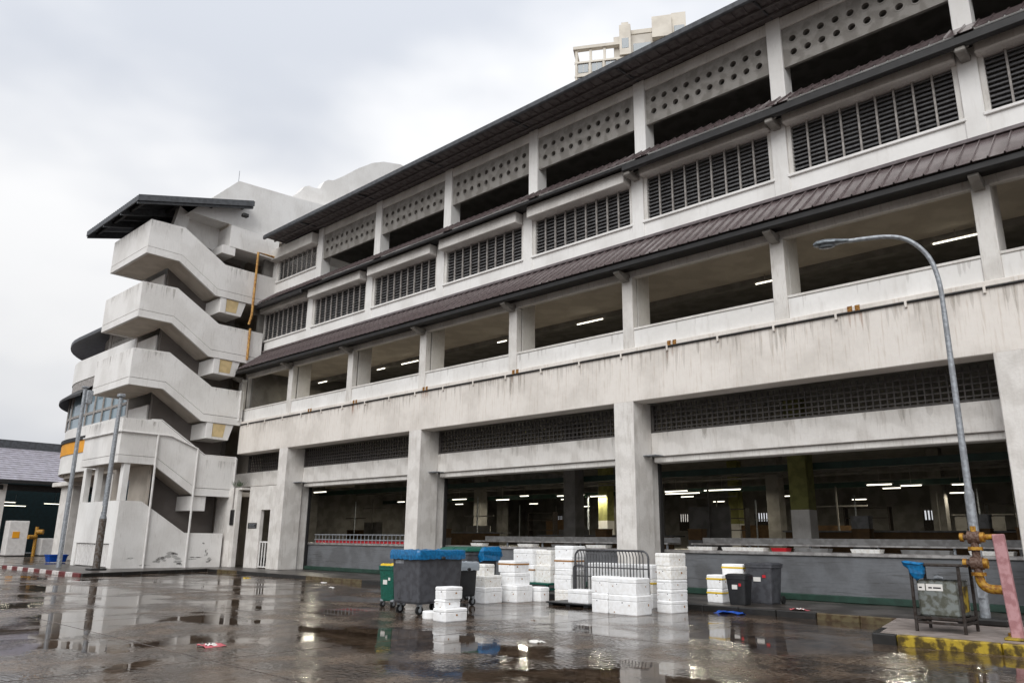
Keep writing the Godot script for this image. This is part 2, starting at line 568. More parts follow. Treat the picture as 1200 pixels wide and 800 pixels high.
# ---------- ground ----------
func build_ground() -> void:
	var g := setting("ground", Vector3(0, -0.012, 0))
	var st := begin()
	quad(st, Vector3(-700, 0, -700), Vector3(700, 0, -700), Vector3(700, 0, 700), Vector3(-700, 0, 700), Vector3.UP)
	part(g, "ground_sheet", st.commit(), M.road)
	var road := setting("road", Vector3(-20, 0, -6))
	# cast slabs with open joints; x joints follow the one seen running towards the boxes
	var xs := [-52.0, -45.0, -38.0, -31.0, -24.2, -17.6, -11.1, -4.6, 1.9, 8.4]
	var zs := [-18.6, -12.2, -5.6, 1.0, 7.6]
	for i in xs.size() - 1:
		for j in zs.size() - 1:
			var a := Vector3(xs[i] + 0.011, -0.1, zs[j] + 0.011)
			var b := Vector3(xs[i + 1] - 0.011, 0.0, zs[j + 1] - 0.011)
			box(road, "slab", M.road, a, b, 0.006)

	# pavement along the facade and round the stair tower
	var walk := setting("pavement", Vector3(-20, 0, -20))
	prism(walk, "pavement_slab", M.walk, [[9.0, -18.72], [9.0, -60.0], [-47.5, -60.0], [-47.5, -12.14], [-35.8, -12.14], [-38.3, -18.72]], 1, -0.2, WALK)
	# kerb stones, each one a stone
	var x := 9.0
	var k := 0
	while x > -38.0:
		var len := 0.98
		var m: Material = M.kerb_black
		var patch := fposmod(x, 7.3)
		if patch < 1.9 or (x < -24.5 and x > -28.0):
			m = M.kerb_worn
		box(walk, "kerb_stone", m, Vector3(x - len + 0.012, -0.1, -18.6 + rng.randf_range(-0.008, 0.008)), Vector3(x, WALK + rng.randf_range(-0.004, 0.006), -18.72), 0.02)
		x -= len
	# front of the stair pavement: red and white stones
	x = -35.9
	k = 0
	while x > -47.0:
		box(walk, "kerb_stone", M.kerb_red if k % 2 == 0 else M.kerb_white, Vector3(x - 0.86, -0.1, -12.02), Vector3(x - 0.012, WALK + 0.004, -12.14), 0.02)
		x -= 0.86
		k += 1
	# black stones along its side
	for q in 7:
		var s := box(walk, "kerb_stone", M.kerb_black, Vector3(-0.06, -0.1, -0.48), Vector3(0.06, WALK + 0.004, 0.48), 0.02)
		var t := (q + 0.5) / 7.0
		s.position = Vector3(lerpf(-35.78, -38.28, t), 0.027, lerpf(-12.05, -18.65, t)) - org(walk)
		s.rotation.y = atan2(-2.5, -6.6)

	# traffic island with painted kerbs
	var isl := setting("traffic_island", Vector3(-3.5, 0, -17))
	prism(isl, "island_top", M.island, [[-5.12, -15.12], [6.0, -15.5], [6.0, -18.5], [-5.72, -18.5]], 1, -0.1, 0.172)
	var n := 11
	for i in n:
		var xa := lerpf(-5.2, 5.8, float(i) / n)
		var xb := lerpf(-5.2, 5.8, float(i + 1) / n) - 0.012
		var mm: Material = [M.kerb_black, M.kerb_yellow, M.kerb_yellow][0 if i == 0 else 1 + i % 2]
		if i == 0:
			xb = xa + 0.4
		elif i == 1:
			xa = -4.788
		box(isl, "kerb_stone", mm, Vector3(xa, -0.1, -15.0 - 0.034 * (xa + 5.2)), Vector3(xb, 0.178, -15.16 - 0.034 * (xa + 5.2)), 0.02)
	for i in 3:
		var s2 := box(isl, "kerb_stone", M.kerb_black if i == 0 else M.island, Vector3(-0.07, -0.1, -0.55), Vector3(0.07, 0.176, 0.55), 0.02)
		var t2 := (i + 0.5) / 3.0
		s2.position = Vector3(lerpf(-5.16, -5.78, t2), 0.038, lerpf(-15.1, -18.5, t2)) - org(isl)
		s2.rotation.y = atan2(0.62, 3.4)


# thin tongues of dirt on a wall, hanging from the line between two points
func run_off(b: Node3D, called: String, m: Material, p: Vector3, q: Vector3, n: int, l0: float, l1: float, w0: float, w1: float, sd: int) -> void:
	var r := RandomNumberGenerator.new()
	r.seed = sd
	var nz := FastNoiseLite.new()
	nz.seed = sd
	nz.frequency = 0.35
	var out := Vector3.UP.cross(q - p).normalized()
	if out.z < -0.5 or out.x < -0.5:
		out = -out
	var along := (q - p).normalized()
	var st := begin()
	for i in n:
		var t := r.randf()
		var heavy := nz.get_noise_1d(t * p.distance_to(q)) * 0.5 + 0.5
		if r.randf() > heavy * 1.5:
			continue
		var o := p.lerp(q, t) - org(b) + out * (0.0015 + 0.0004 * (i % 12))
		var w := lerpf(w0, w1, pow(r.randf(), 2.0)) * 0.5
		var l := lerpf(l0, l1, r.randf() * heavy)
		var k := r.randf_range(0.2, 0.7)
		var d := Vector3.DOWN
		var mid := o + d * l * k + along * r.randf_range(-0.2, 0.2) * w
		quad(st, o - along * w, o + along * w, mid + along * w * 0.8, mid - along * w * 0.8, out)
		tri(st, mid - along * w * 0.8, mid + along * w * 0.8, o + d * l, out)
	part(b, called, st.commit(), m).set_meta("kind", "stuff")


func c(i: int) -> float:
	return -3.5 - 5.35 * i


# louvred window between xa and xb: frame, mullions, slanted slats, sill
func louvre(b: Node3D, xa: float, xb: float, y0: float, y1: float, z: float, n: int, rows: int) -> void:
	var w := part(b, "louvre_window", null, null, Vector3((xa + xb) / 2, y0, z) - org(b))
	box(w, "frame", M.cream, Vector3(xa, y0, z - 0.02), Vector3(xa + 0.14, y1, z - 0.22))
	box(w, "frame", M.cream, Vector3(xb - 0.14, y0, z - 0.02), Vector3(xb, y1, z - 0.22))
	box(w, "sill", M.white, Vector3(xa - 0.04, y0 - 0.09, z + 0.07), Vector3(xb + 0.04, y0, z - 0.2))
	for i in range(1, n):
		var x := lerpf(xa + 0.14, xb - 0.14, float(i) / n)
		box(w, "mullion", M.mullion, Vector3(x - 0.028, y0, z - 0.03), Vector3(x + 0.028, y1, z - 0.1), 0.006)
	var dy := (y1 - y0) / rows
	for r in rows:
		var s := box(w, "slat", M.louver, Vector3(xa + 0.14, -0.075, -0.009), Vector3(xb - 0.14, 0.075, 0.009), 0.0)
		s.position = Vector3(0, dy * (r + 0.5), -0.15 + rng.randf_range(-0.004, 0.004))
		s.rotation.x = -0.75 + rng.randf_range(-0.03, 0.03)


# concrete panel with two rows of round holes, each one cut through
func holed_panel(w: float, h: float, n: int, r: float, th: float) -> ArrayMesh:
	var key := "panel %.3f %.3f %d %.3f" % [w, h, n, r]
	if cache.has(key):
		return cache[key]
	var st := begin()
	var mx := 0.12
	var cell := (w - 2 * mx) / n
	var ch := 0.5
	var y0 := 0.2
	for sgn in [1.0, -1.0]:
		var z: float = th / 2 * sgn
		var nn := Vector3(0, 0, sgn)
		var rect := func(xa, ya, xb, yb):
			quad(st, Vector3(xa, ya, z), Vector3(xb, ya, z), Vector3(xb, yb, z), Vector3(xa, yb, z), nn)
		rect.call(-w / 2, 0.0, w / 2, y0)
		rect.call(-w / 2, y0 + 2 * ch, w / 2, h)
		rect.call(-w / 2, y0, -w / 2 + mx, y0 + 2 * ch)
		rect.call(w / 2 - mx, y0, w / 2, y0 + 2 * ch)
	for i in n:
		for j in 2:
			var cc := Vector2(-w / 2 + mx + cell * (i + 0.5), y0 + ch * (j + 0.5))
			var seg := 16
			for k in seg:
				var a0 := TAU * (k + 0.5) / seg
				var a1 := TAU * (k + 1.5) / seg
				var p0 := cc + Vector2(cos(a0), sin(a0)) * r
				var p1 := cc + Vector2(cos(a1), sin(a1)) * r
				var e := func(a: float) -> Vector2:
					var d := Vector2(cos(a), sin(a))
					var t := minf(cell / 2 / maxf(absf(d.x), 1e-5), ch / 2 / maxf(absf(d.y), 1e-5))
					return cc + d * t
				var q0: Vector2 = e.call(a0)
				var q1: Vector2 = e.call(a1)
				for sgn in [1.0, -1.0]:
					var z: float = th / 2 * sgn
					var nn := Vector3(0, 0, sgn)
					quad(st, Vector3(p0.x, p0.y, z), Vector3(q0.x, q0.y, z), Vector3(q1.x, q1.y, z), Vector3(p1.x, p1.y, z), nn)
					if absf(q0.x - q1.x) > 1e-4 and absf(q0.y - q1.y) > 1e-4:
						var corner := cc + Vector2(signf(q0.x + q1.x - 2 * cc.x) * cell / 2, signf(q0.y + q1.y - 2 * cc.y) * ch / 2)
						tri(st, Vector3(q0.x, q0.y, z), Vector3(q1.x, q1.y, z), Vector3(corner.x, corner.y, z), nn)
				quad(st, Vector3(p0.x, p0.y, th / 2), Vector3(p1.x, p1.y, th / 2), Vector3(p1.x, p1.y, -th / 2), Vector3(p0.x, p0.y, -th / 2), Vector3(cc.x - p0.x, cc.y - p0.y, 0))
				# moulded rim round the hole
				var r2 := r + 0.045
				var o0 := cc + Vector2(cos(a0), sin(a0)) * r2
				var o1 := cc + Vector2(cos(a1), sin(a1)) * r2
				var zf := th / 2 + 0.012
				quad(st, Vector3(p0.x, p0.y, zf), Vector3(o0.x, o0.y, zf), Vector3(o1.x, o1.y, zf), Vector3(p1.x, p1.y, zf), Vector3(0, 0, 1))
				quad(st, Vector3(o0.x, o0.y, zf), Vector3(o1.x, o1.y, zf), Vector3(o1.x, o1.y, th / 2 - 0.01), Vector3(o0.x, o0.y, th / 2 - 0.01), Vector3(o0.x - cc.x, o0.y - cc.y, 0))
				quad(st, Vector3(p0.x, p0.y, zf), Vector3(p1.x, p1.y, zf), Vector3(p1.x, p1.y, th / 2 - 0.01), Vector3(p0.x, p0.y, th / 2 - 0.01), Vector3(cc.x - p0.x, cc.y - p0.y, 0))
	# outer edges
	quad(st, Vector3(-w / 2, 0, th / 2), Vector3(w / 2, 0, th / 2), Vector3(w / 2, 0, -th / 2), Vector3(-w / 2, 0, -th / 2), Vector3.DOWN)
	quad(st, Vector3(-w / 2, h, th / 2), Vector3(w / 2, h, th / 2), Vector3(w / 2, h, -th / 2), Vector3(-w / 2, h, -th / 2), Vector3.UP)
	cache[key] = st.commit()
	return cache[key]


# one ribbed roofing sheet, width w along x, profile from the eave (0, 0) up to (run, rise) towards -z
func roof_sheet(w: float, run: float, rise: float, ribs: int, th := 0.012) -> ArrayMesh:
	var key := "sheet %.3f %.3f %.3f %d" % [w, run, rise, ribs]
	if cache.has(key):
		return cache[key]
	var st := begin()
	var up := Vector3(0, run, rise).normalized()
	var e := Vector3(0, rise, -run)
	var prof := []
	var p := w / ribs
	for i in ribs:
		var x := -w / 2 + p * i
		prof.append_array([Vector2(x, 0), Vector2(x + p * 0.80, 0), Vector2(x + p * 0.84, 0.045), Vector2(x + p * 0.91, 0.045), Vector2(x + p * 0.95, 0)])
	prof.append(Vector2(w / 2, 0))
	for i in prof.size() - 1:
		var a: Vector3 = Vector3(prof[i].x, 0, 0) + up * prof[i].y
		var b: Vector3 = Vector3(prof[i + 1].x, 0, 0) + up * prof[i + 1].y
		quad(st, a, b, b + e, a + e, up)
		quad(st, a - up * th, b - up * th, b - up * th + e, a - up * th + e, -up)
		quad(st, a, b, b - up * th, a - up * th, -e)
	cache[key] = st.commit()
	return cache[key]


func build_market() -> void:
	var b := thing("market_building", "long four-storey white concrete market building with ribbed brown canopies and louvred windows", "building", Vector3(-16, 0, -21))
	var XL := -40.3
	var XR := 8.0
	# ---- ground floor ----
	var bl := [6.95, -3.73, -14.76, -25.40, -35.84]
	for x in bl:
		var col := box(b, "column", M.column, Vector3(x, WALK, ZF), Vector3(x + 0.77, 6.16, -21.75), 0.02)
		box(col, "jamb", M.column, Vector3(x + 0.1, WALK, -21.75), Vector3(x + 0.67, 4.4, -22.36), 0.015)
		box(col, "shutter_rail", M.gutter, Vector3(x + 0.67, WALK, -22.2), Vector3(x + 0.73, 4.4, -22.36), 0.006)
		box(col, "shutter_rail", M.gutter, Vector3(x + 0.04, WALK, -22.2), Vector3(x + 0.1, 4.4, -22.36), 0.006)
	box(b, "fascia_beam", M.fascia, Vector3(XL, 6.13, ZF), Vector3(XR, 7.78, -21.4), 0.02)
	box(b, "fascia_lip", M.fascia, Vector3(XL, 7.782, ZF + 0.02), Vector3(XR, 7.93, -21.2), 0.02)
	# conduit under the lip with clips and rusted plates
	tube(b, "conduit", M.gutter, [Vector3(XL, 7.755, ZF + 0.035), Vector3(XR, 7.755, ZF + 0.035)], 0.028, 8)
	var cx := -39.3
	while cx < XR:
		box(b, "conduit_clip", M.fascia, Vector3(cx - 0.03, 7.62, ZF), Vector3(cx + 0.03, 7.79, ZF + 0.075), 0.008)
		cx += 1.78
	for px in [-12.6, -6.95, -19.4, -24.6, -29.6, -33.4]:
		for q in 2:
			box(b, "rusted_plate", M.rust, Vector3(px + q * 0.2, 7.77, ZF), Vector3(px + 0.13 + q * 0.2, 7.94, ZF + 0.03), 0.005)
	# run-off stains that start under the lip, sheet over sheet
	run_off(b, "run_off_stain", M.run_off, Vector3(XL + 0.2, 7.77, ZF), Vector3(XR - 0.2, 7.77, ZF), 520, 0.25, 1.5, 0.02, 0.16, 31)
	run_off(b, "run_off_stain", M.run_off, Vector3(XL + 0.2, 8.57, -20.88), Vector3(XR - 0.2, 8.57, -20.88), 160, 0.15, 0.6, 0.02, 0.1, 32)
	run_off(b, "run_off_stain", M.run_off, Vector3(XL + 0.2, 5.19, -21.72), Vector3(XR - 0.2, 5.19, -21.72), 160, 0.15, 0.7, 0.02, 0.2, 33)
	for px in [-12.6, -6.95, -19.4, -24.6, -29.6, -33.4]:
		run_off(b, "rust_stain", M.rust_run, Vector3(px - 0.05, 7.77, ZF), Vector3(px + 0.4, 7.77, ZF), 7, 0.2, 1.1, 0.03, 0.12, int(-px * 10))
	for i in bl.size() - 1:
		var xa: float = bl[i + 1] + 0.77
		var xb: float = bl[i]
		box(b, "lintel_beam", M.column, Vector3(xa, 4.42, -21.72), Vector3(xb, 5.2, -22.1), 0.015)
		box(b, "shutter_box", M.cream, Vector3(xa + 0.02, 4.22, -21.82), Vector3(xb - 0.02, 4.415, -22.3), 0.02)
		box(b, "shutter_track", M.galv, Vector3(xa - 0.3, 4.40, ZF - 0.5), Vector3(xa + 0.5, 4.43, ZF - 0.95), 0.006)
		make_grille(b, xa, xb, 5.2, 6.13)
		# loading dock front, painted strip, steel edge
		box(b, "dock_wall", M.dock, Vector3(xa - 0.2, WALK, -22.4), Vector3(xb + 0.2, 1.36, -22.7), 0.01)
		box(b, "dock_edge", M.steel_top, Vector3(xa - 0.2, 1.362, -22.34), Vector3(xb + 0.2, 1.47, -22.72), 0.02)
		box(b, "dock_kerb", M.green_paint, Vector3(xa - 0.2, WALK, -22.22), Vector3(xb + 0.2, 0.33, -22.398), 0.02)
	# end bay beside the stairs: infill wall with a narrow gated doorway, plaque, grille above
	var xe := -35.84
	box(b, "infill_wall", M.column, Vector3(-38.75, WALK, -20.86), Vector3(-37.42, 4.3, -21.06), 0.01)
	box(b, "infill_wall", M.column, Vector3(-36.5, WALK, -20.87), Vector3(xe, 4.3, -21.06), 0.01)
	box(b, "infill_wall", M.column, Vector3(-37.42, 3.07, -20.865), Vector3(-36.5, 4.3, -21.06), 0.01)
	var gate := box(b, "gate", M.white_pipe, Vector3(-37.4, 0.2, -20.93), Vector3(-36.52, 0.27, -20.97), 0.005)
	box(gate, "rail", M.white_pipe, Vector3(-37.4, 1.42, -20.93), Vector3(-36.52, 1.5, -20.97), 0.005)
	for q in 4:
		var gx := -37.36 + q * 0.267
		box(gate, "bar", M.white_pipe, Vector3(gx - 0.04, 0.272, -20.935), Vector3(gx + 0.04, 1.418, -20.965), 0.005)
	var plaque := box(b, "plaque", M.gutter, Vector3(-38.6, 2.14, -20.835), Vector3(-37.7, 2.42, -20.86), 0.006)
	for q in 3:
		box(plaque, "raised_line", M.galv, Vector3(-38.5, 2.2 + q * 0.07, -20.83), Vector3(-37.8 - 0.12 * (q % 2), 2.225 + q * 0.07, -20.836), 0.002)
	box(b, "lintel_beam", M.column, Vector3(XL - 2.0, 4.42, -21.72), Vector3(xe, 5.2, -22.1), 0.015)
	make_grille(b, XL - 0.6, xe, 5.2, 6.13)
	# ---- slabs, inner walls, so that light enters only through the openings ----
	box(b, "hall_floor", M.inside, Vector3(XL - 10, 0.6, -22.7), Vector3(XR, 1.34, -56), 0.0)
	box(b, "slab", M.inside, Vector3(XL, 6.9, -21.4), Vector3(XR, 7.6, -56), 0.0)
	box(b, "slab", M.soffit, Vector3(XL, 10.95, -21.1), Vector3(XR, 11.3, -25.0), 0.0)
	box(b, "slab", M.inside, Vector3(XL, 11.302, -21.75), Vector3(XR, 11.9, -25.0), 0.0)
	box(b, "slab", M.inside, Vector3(XL, 11.25, -25.0), Vector3(XR, 11.9, -44), 0.0)
	box(b, "inner_beam", M.inside, Vector3(XL, 10.72, -25.0), Vector3(XR, 10.95, -25.3), 0.0)
	box(b, "slab", M.inside, Vector3(XL, 14.98, -21.95), Vector3(XR, 15.25, -44), 0.0)
	box(b, "inner_wall", M.inside, Vector3(XL, 11.9, -23.6), Vector3(XR, 14.98, -23.8), 0.0)
	box(b, "back_wall", M.inside, Vector3(XL, 7.6, -40), Vector3(XR, 11.25, -40.3), 0.0)
	box(b, "back_wall", M.inside, Vector3(XL, 15.25, -36), Vector3(XR, 18.8, -36.3), 0.0)
	box(b, "roof_slab", M.inside, Vector3(XL + 1.0, 18.76, -22.0), Vector3(XR, 18.95, -44), 0.0)
	for e in [[XL - 0.6, XL - 0.3], [XR, XR + 0.3]]:
		box(b, "end_wall", M.inside, Vector3(e[0], 6.14, -21.4), Vector3(e[1], 18.74, -56), 0.0)
	box(b, "end_wall", M.inside, Vector3(XR, 0.2, -21.2), Vector3(XR + 0.3, 6.1, -56), 0.0)
	box(b, "hall_end_wall", M.inside, Vector3(XL - 10.4, 0.2, -22.4), Vector3(XL - 10.0, 7.6, -56), 0.0)
	box(b, "slab", M.inside, Vector3(XL - 10.4, 6.9, -22.9), Vector3(XL - 0.62, 7.58, -56), 0.0)
	# hall back wall with a band of openings to the far street
	box(b, "back_wall", M.inside, Vector3(XL - 10, 1.34, -55.7), Vector3(XR, 2.6, -56), 0.0)
	box(b, "back_wall", M.inside, Vector3(XL - 10, 3.9, -55.7), Vector3(XR, 6.9, -56), 0.0)
	var gaps := [-47.0, -33.5, -27.0, -15.3, -8.7]
	var px0 := XL - 10
	for gx in gaps:
		box(b, "back_pier", M.inside, Vector3(px0, 2.6, -55.7), Vector3(gx, 3.9, -56), 0.0)
		for q in 7:
			box(b, "window_bar", M.dark_steel, Vector3(gx + q * 0.2, 2.6, -55.75), Vector3(gx + q * 0.2 + 0.08, 3.9, -55.85), 0.0)
		box(b, "window_bar", M.dark_steel, Vector3(gx, 2.6, -55.74), Vector3(gx + 1.3, 3.3, -55.746), 0.0)
		px0 = gx + 1.3
	box(b, "back_pier", M.inside, Vector3(px0, 2.6, -55.7), Vector3(XR, 3.9, -56), 0.0)

	# ---- first floor: pillars, parapets, beam ----
	for i in range(-2, 8):
		var x := c(i)
		var p := box(b, "pillar", M.cream, Vector3(x - 0.21, 7.93, -20.84), Vector3(x + 0.21, 10.45, -21.12), 0.015)
		box(p, "inner_column", M.cream, Vector3(x - 0.19, 7.62, -21.2), Vector3(x + 0.19, 10.94, -21.95), 0.015)
		prism(p, "bracket", M.concrete, [[-20.22, 10.563], [-20.22, 10.5], [-20.62, 10.32], [-20.88, 10.32], [-20.88, 10.563]], 0, x - 0.12, x + 0.12)
		if i > -2:
			box(b, "parapet", M.white, Vector3(x + 0.21, 7.93, -20.88), Vector3(x + 5.14, 8.58, -21.05), 0.01)
			box(b, "parapet_coping", M.cream, Vector3(x + 0.21, 8.582, -20.85), Vector3(x + 5.14, 8.66, -21.08), 0.01)
	box(b, "eave_beam", M.cream, Vector3(XL, 10.452, -20.9), Vector3(XR, 11.4, -21.1), 0.02)
	box(b, "gutter", M.gutter, Vector3(XL, 10.565, -20.1), Vector3(XR, 10.77, -20.3), 0.03)
	box(b, "eave_board", M.gutter, Vector3(XL, 10.7, -20.3), Vector3(XR, 10.73, -20.9), 0.0)
	# ---- ribbed canopy over it: sheets side by side ----
	var sw := 1.07
	var can := part(b, "canopy", null, null, Vector3(-16, 10.8, -20.02) - org(b))
	var sx := XR - sw / 2
	while sx > XL:
		var s := part(can, "roof_sheet", roof_sheet(sw, 1.7, 1.33, 3), M.canopy, Vector3(sx, 10.79 + rng.randf_range(-0.006, 0.006), -20.03) - org(can))
		s.rotation.z = rng.randf_range(-0.002, 0.002)
		sx -= sw
	box(can, "flashing", M.canopy, Vector3(XL, 12.05, -21.55), Vector3(XR, 12.16, -21.71), 0.01)
	# ---- second floor: wall, pilasters, louvres ----
	box(b, "wall", M.white, Vector3(XL, 11.9, -21.7), Vector3(XR, 12.72, -21.95), 0.0)
	for i in range(-2, 8):
		var x := c(i)
		box(b, "pilaster", M.white, Vector3(x - 0.245, 12.0, -21.66), Vector3(x + 0.245, 14.98, -21.94), 0.012)
		if i > -2:
			var last := i == 7
			louvre(b, x + 0.245, x + 5.105, 12.81, 14.5, -21.7, 9, 12)
			var hood := i >= 3 and i <= 6
			if hood:
				box(b, "hood", M.cream, Vector3(x + 0.3, 14.32, -21.25), Vector3(x + 5.05, 14.79, -21.95), 0.02)
			else:
				box(b, "lintel", M.cream, Vector3(x + 0.245, 14.47, -21.4), Vector3(x + 5.105, 14.98, -21.95), 0.04)
	# ---- upper ribbed canopy, gutter on the bays that have one ----
	var can2 := part(b, "upper_canopy", null, null, Vector3(-16, 14.88, -20.88) - org(b))
	sx = XR - sw / 2
	while sx > XL:
		part(can2, "roof_sheet", roof_sheet(sw, 1.15, 0.89, 3), M.canopy, Vector3(sx, 14.87 + rng.randf_range(-0.008, 0.008), -20.87) - org(can2))
		sx -= sw
	for run in [[-14.35, XR], [XL, -35.45]]:
		box(can2, "gutter", M.gutter, Vector3(run[0], 14.55, -20.9), Vector3(run[1], 14.84, -21.12), 0.04)
	box(can2, "edge_shade_strip", M.gutter, Vector3(-35.45, 14.74, -20.93), Vector3(-14.35, 14.84, -21.0), 0.01)  # added dark strip: sheet edge plus the shade beneath it
	box(can2, "eave_board", M.gutter, Vector3(XL, 14.82, -21.0), Vector3(XR, 14.85, -21.9), 0.0)
	for i in range(-2, 8):
		if i >= 3 and i <= 6:
			continue
		box(b, "bracket", M.concrete, Vector3(c(i) - 0.13, 14.42, -20.98), Vector3(c(i) + 0.13, 14.6, -21.68), 0.03)
		box(b, "pilaster_cap", M.concrete, Vector3(c(i) - 0.2, 14.55, -21.0), Vector3(c(i) + 0.2, 14.8, -21.2), 0.03)
	# ---- top floor: columns, beam, holed panels, dark opening below ----
	for i in range(-2, 8):
		var x := c(i) - 0.02
		box(b, "column", M.white, Vector3(x - 0.245, 15.0, -22.0), Vector3(x + 0.245, 18.7, -22.6), 0.015)
		if i == -2:
			continue
		if i < 7:
			box(b, "beam", M.cream, Vector3(x + 0.245, 18.25, -22.04), Vector3(x + 5.105, 18.69, -22.34), 0.015)
			part(b, "holed_panel", holed_panel(4.86, 1.44, 10, 0.115, 0.12), M.concrete, Vector3(x + 2.675, 16.81, -22.16) - org(b))
			box(b, "parapet", M.white, Vector3(x + 0.245, 15.25, -22.15), Vector3(x + 5.105, 15.7, -22.35), 0.0)
		else:
			box(b, "hood", M.cream, Vector3(x + 0.5, 17.8, -21.6), Vector3(x + 5.06, 18.45, -22.5), 0.02)
			louvre(b, x + 0.8, x + 5.105, 16.5, 17.8, -22.02, 8, 10)
			box(b, "wall", M.white, Vector3(x + 0.8, 15.0, -22.03), Vector3(x + 5.105, 16.41, -22.3), 0.0)
			box(b, "jamb", M.white, Vector3(x + 0.3, 15.0, -21.98), Vector3(x + 0.8, 18.6, -22.3), 0.01)
	# ---- roof and its eave ----
	var roof := prism(b, "roof", M.eave, [[-20.5, 18.84], [-34.0, 20.9], [-44.5, 19.6], [-44.5, 19.3], [-34, 20.6], [-22.0, 18.96], [-20.62, 18.74]], 0, -39.3, XR)
	box(roof, "gutter", M.eave, Vector3(-39.4, 18.58, -20.46), Vector3(XR, 18.82, -20.62), 0.04)
	# purlins and ribbed underside of the overhang
	box(roof, "soffit_board", M.eave_under, Vector3(-39.3, 18.7, -20.64), Vector3(XR, 18.73, -22.0), 0.0)
	var rx := -39.2
	while rx < XR:
		box(roof, "soffit_rib", M.eave_under, Vector3(rx, 18.665, -20.66), Vector3(rx + 0.1, 18.7, -21.98), 0.01)
		rx += 0.42
	for z in [-21.15, -21.65]:
		box(roof, "purlin", M.eave_under, Vector3(-39.3, 18.6, z), Vector3(XR, 18.68, z - 0.07), 0.0)
	for i in range(-2, 7):
		tube(roof, "tie_rod", M.eave, [Vector3(c(i), 18.72, -22.0), Vector3(c(i), 18.6, -20.62)], 0.045, 6)
	# block above the end of the roof and the curved parapet behind it
	prism(b, "gable_wall", M.white, [[-16.6, 19.4], [-19.24, 22.26], [-23.4, 22.55], [-30.0, 23.2], [-30.0, 19.4]], 0, -45.0, -40.6)
	tube(b, "lightning_rod", M.galv, [Vector3(-40.8, 22.2, -19.3), Vector3(-40.8, 23.0, -19.3)], 0.018, 6)
	var cw := [[-24.1, 19.6]]
	for q in [[-24.1, 23.7], [-24.7, 24.3], [-25.0, 24.78], [-25.3, 24.95], [-25.75, 24.95], [-26.2, 25.05], [-26.5, 25.7], [-26.8, 25.95], [-27.2, 26.05], [-27.9, 26.6], [-29.2, 27.75], [-30.4, 28.65], [-31.4, 29.15], [-33.0, 29.55], [-35.0, 29.5], [-37, 29.0], [-40.0, 27.5]]:
		cw.append(q)
	cw.append([-40.0, 19.6])
	prism(b, "curved_parapet", M.white, cw, 0, -43.6, -43.0)


# square lattice set in a frame
func make_grille(b: Node3D, xa: float, xb: float, y0: float, y1: float) -> void:
	var st := begin()
	var w := xb - xa
	var o := Vector3((xa + xb) / 2, y0, -21.82)
	var n := int(w / 0.185)
	for i in n + 1:
		add_box(st, Vector3(-w / 2 + w * i / n, (y1 - y0) / 2, 0), Vector3(0.036, y1 - y0, 0.05))
	for j in 6:
		add_box(st, Vector3(0, (y1 - y0) * j / 6.0, 0.004), Vector3(w, 0.036, 0.05))
	var g := part(b, "grille", st.commit(), M.grille, o - org(b))
	box(g, "frame", M.grille, Vector3(xa, y0, -21.74), Vector3(xb, y0 + 0.07, -21.9), 0.008)
	box(g, "frame", M.grille, Vector3(xa, y0 + 0.07, -21.74), Vector3(xa + 0.1, y1, -21.9), 0.008)
	box(g, "frame", M.grille, Vector3(xb - 0.1, y0 + 0.07, -21.74), Vector3(xb, y1, -21.9), 0.008)


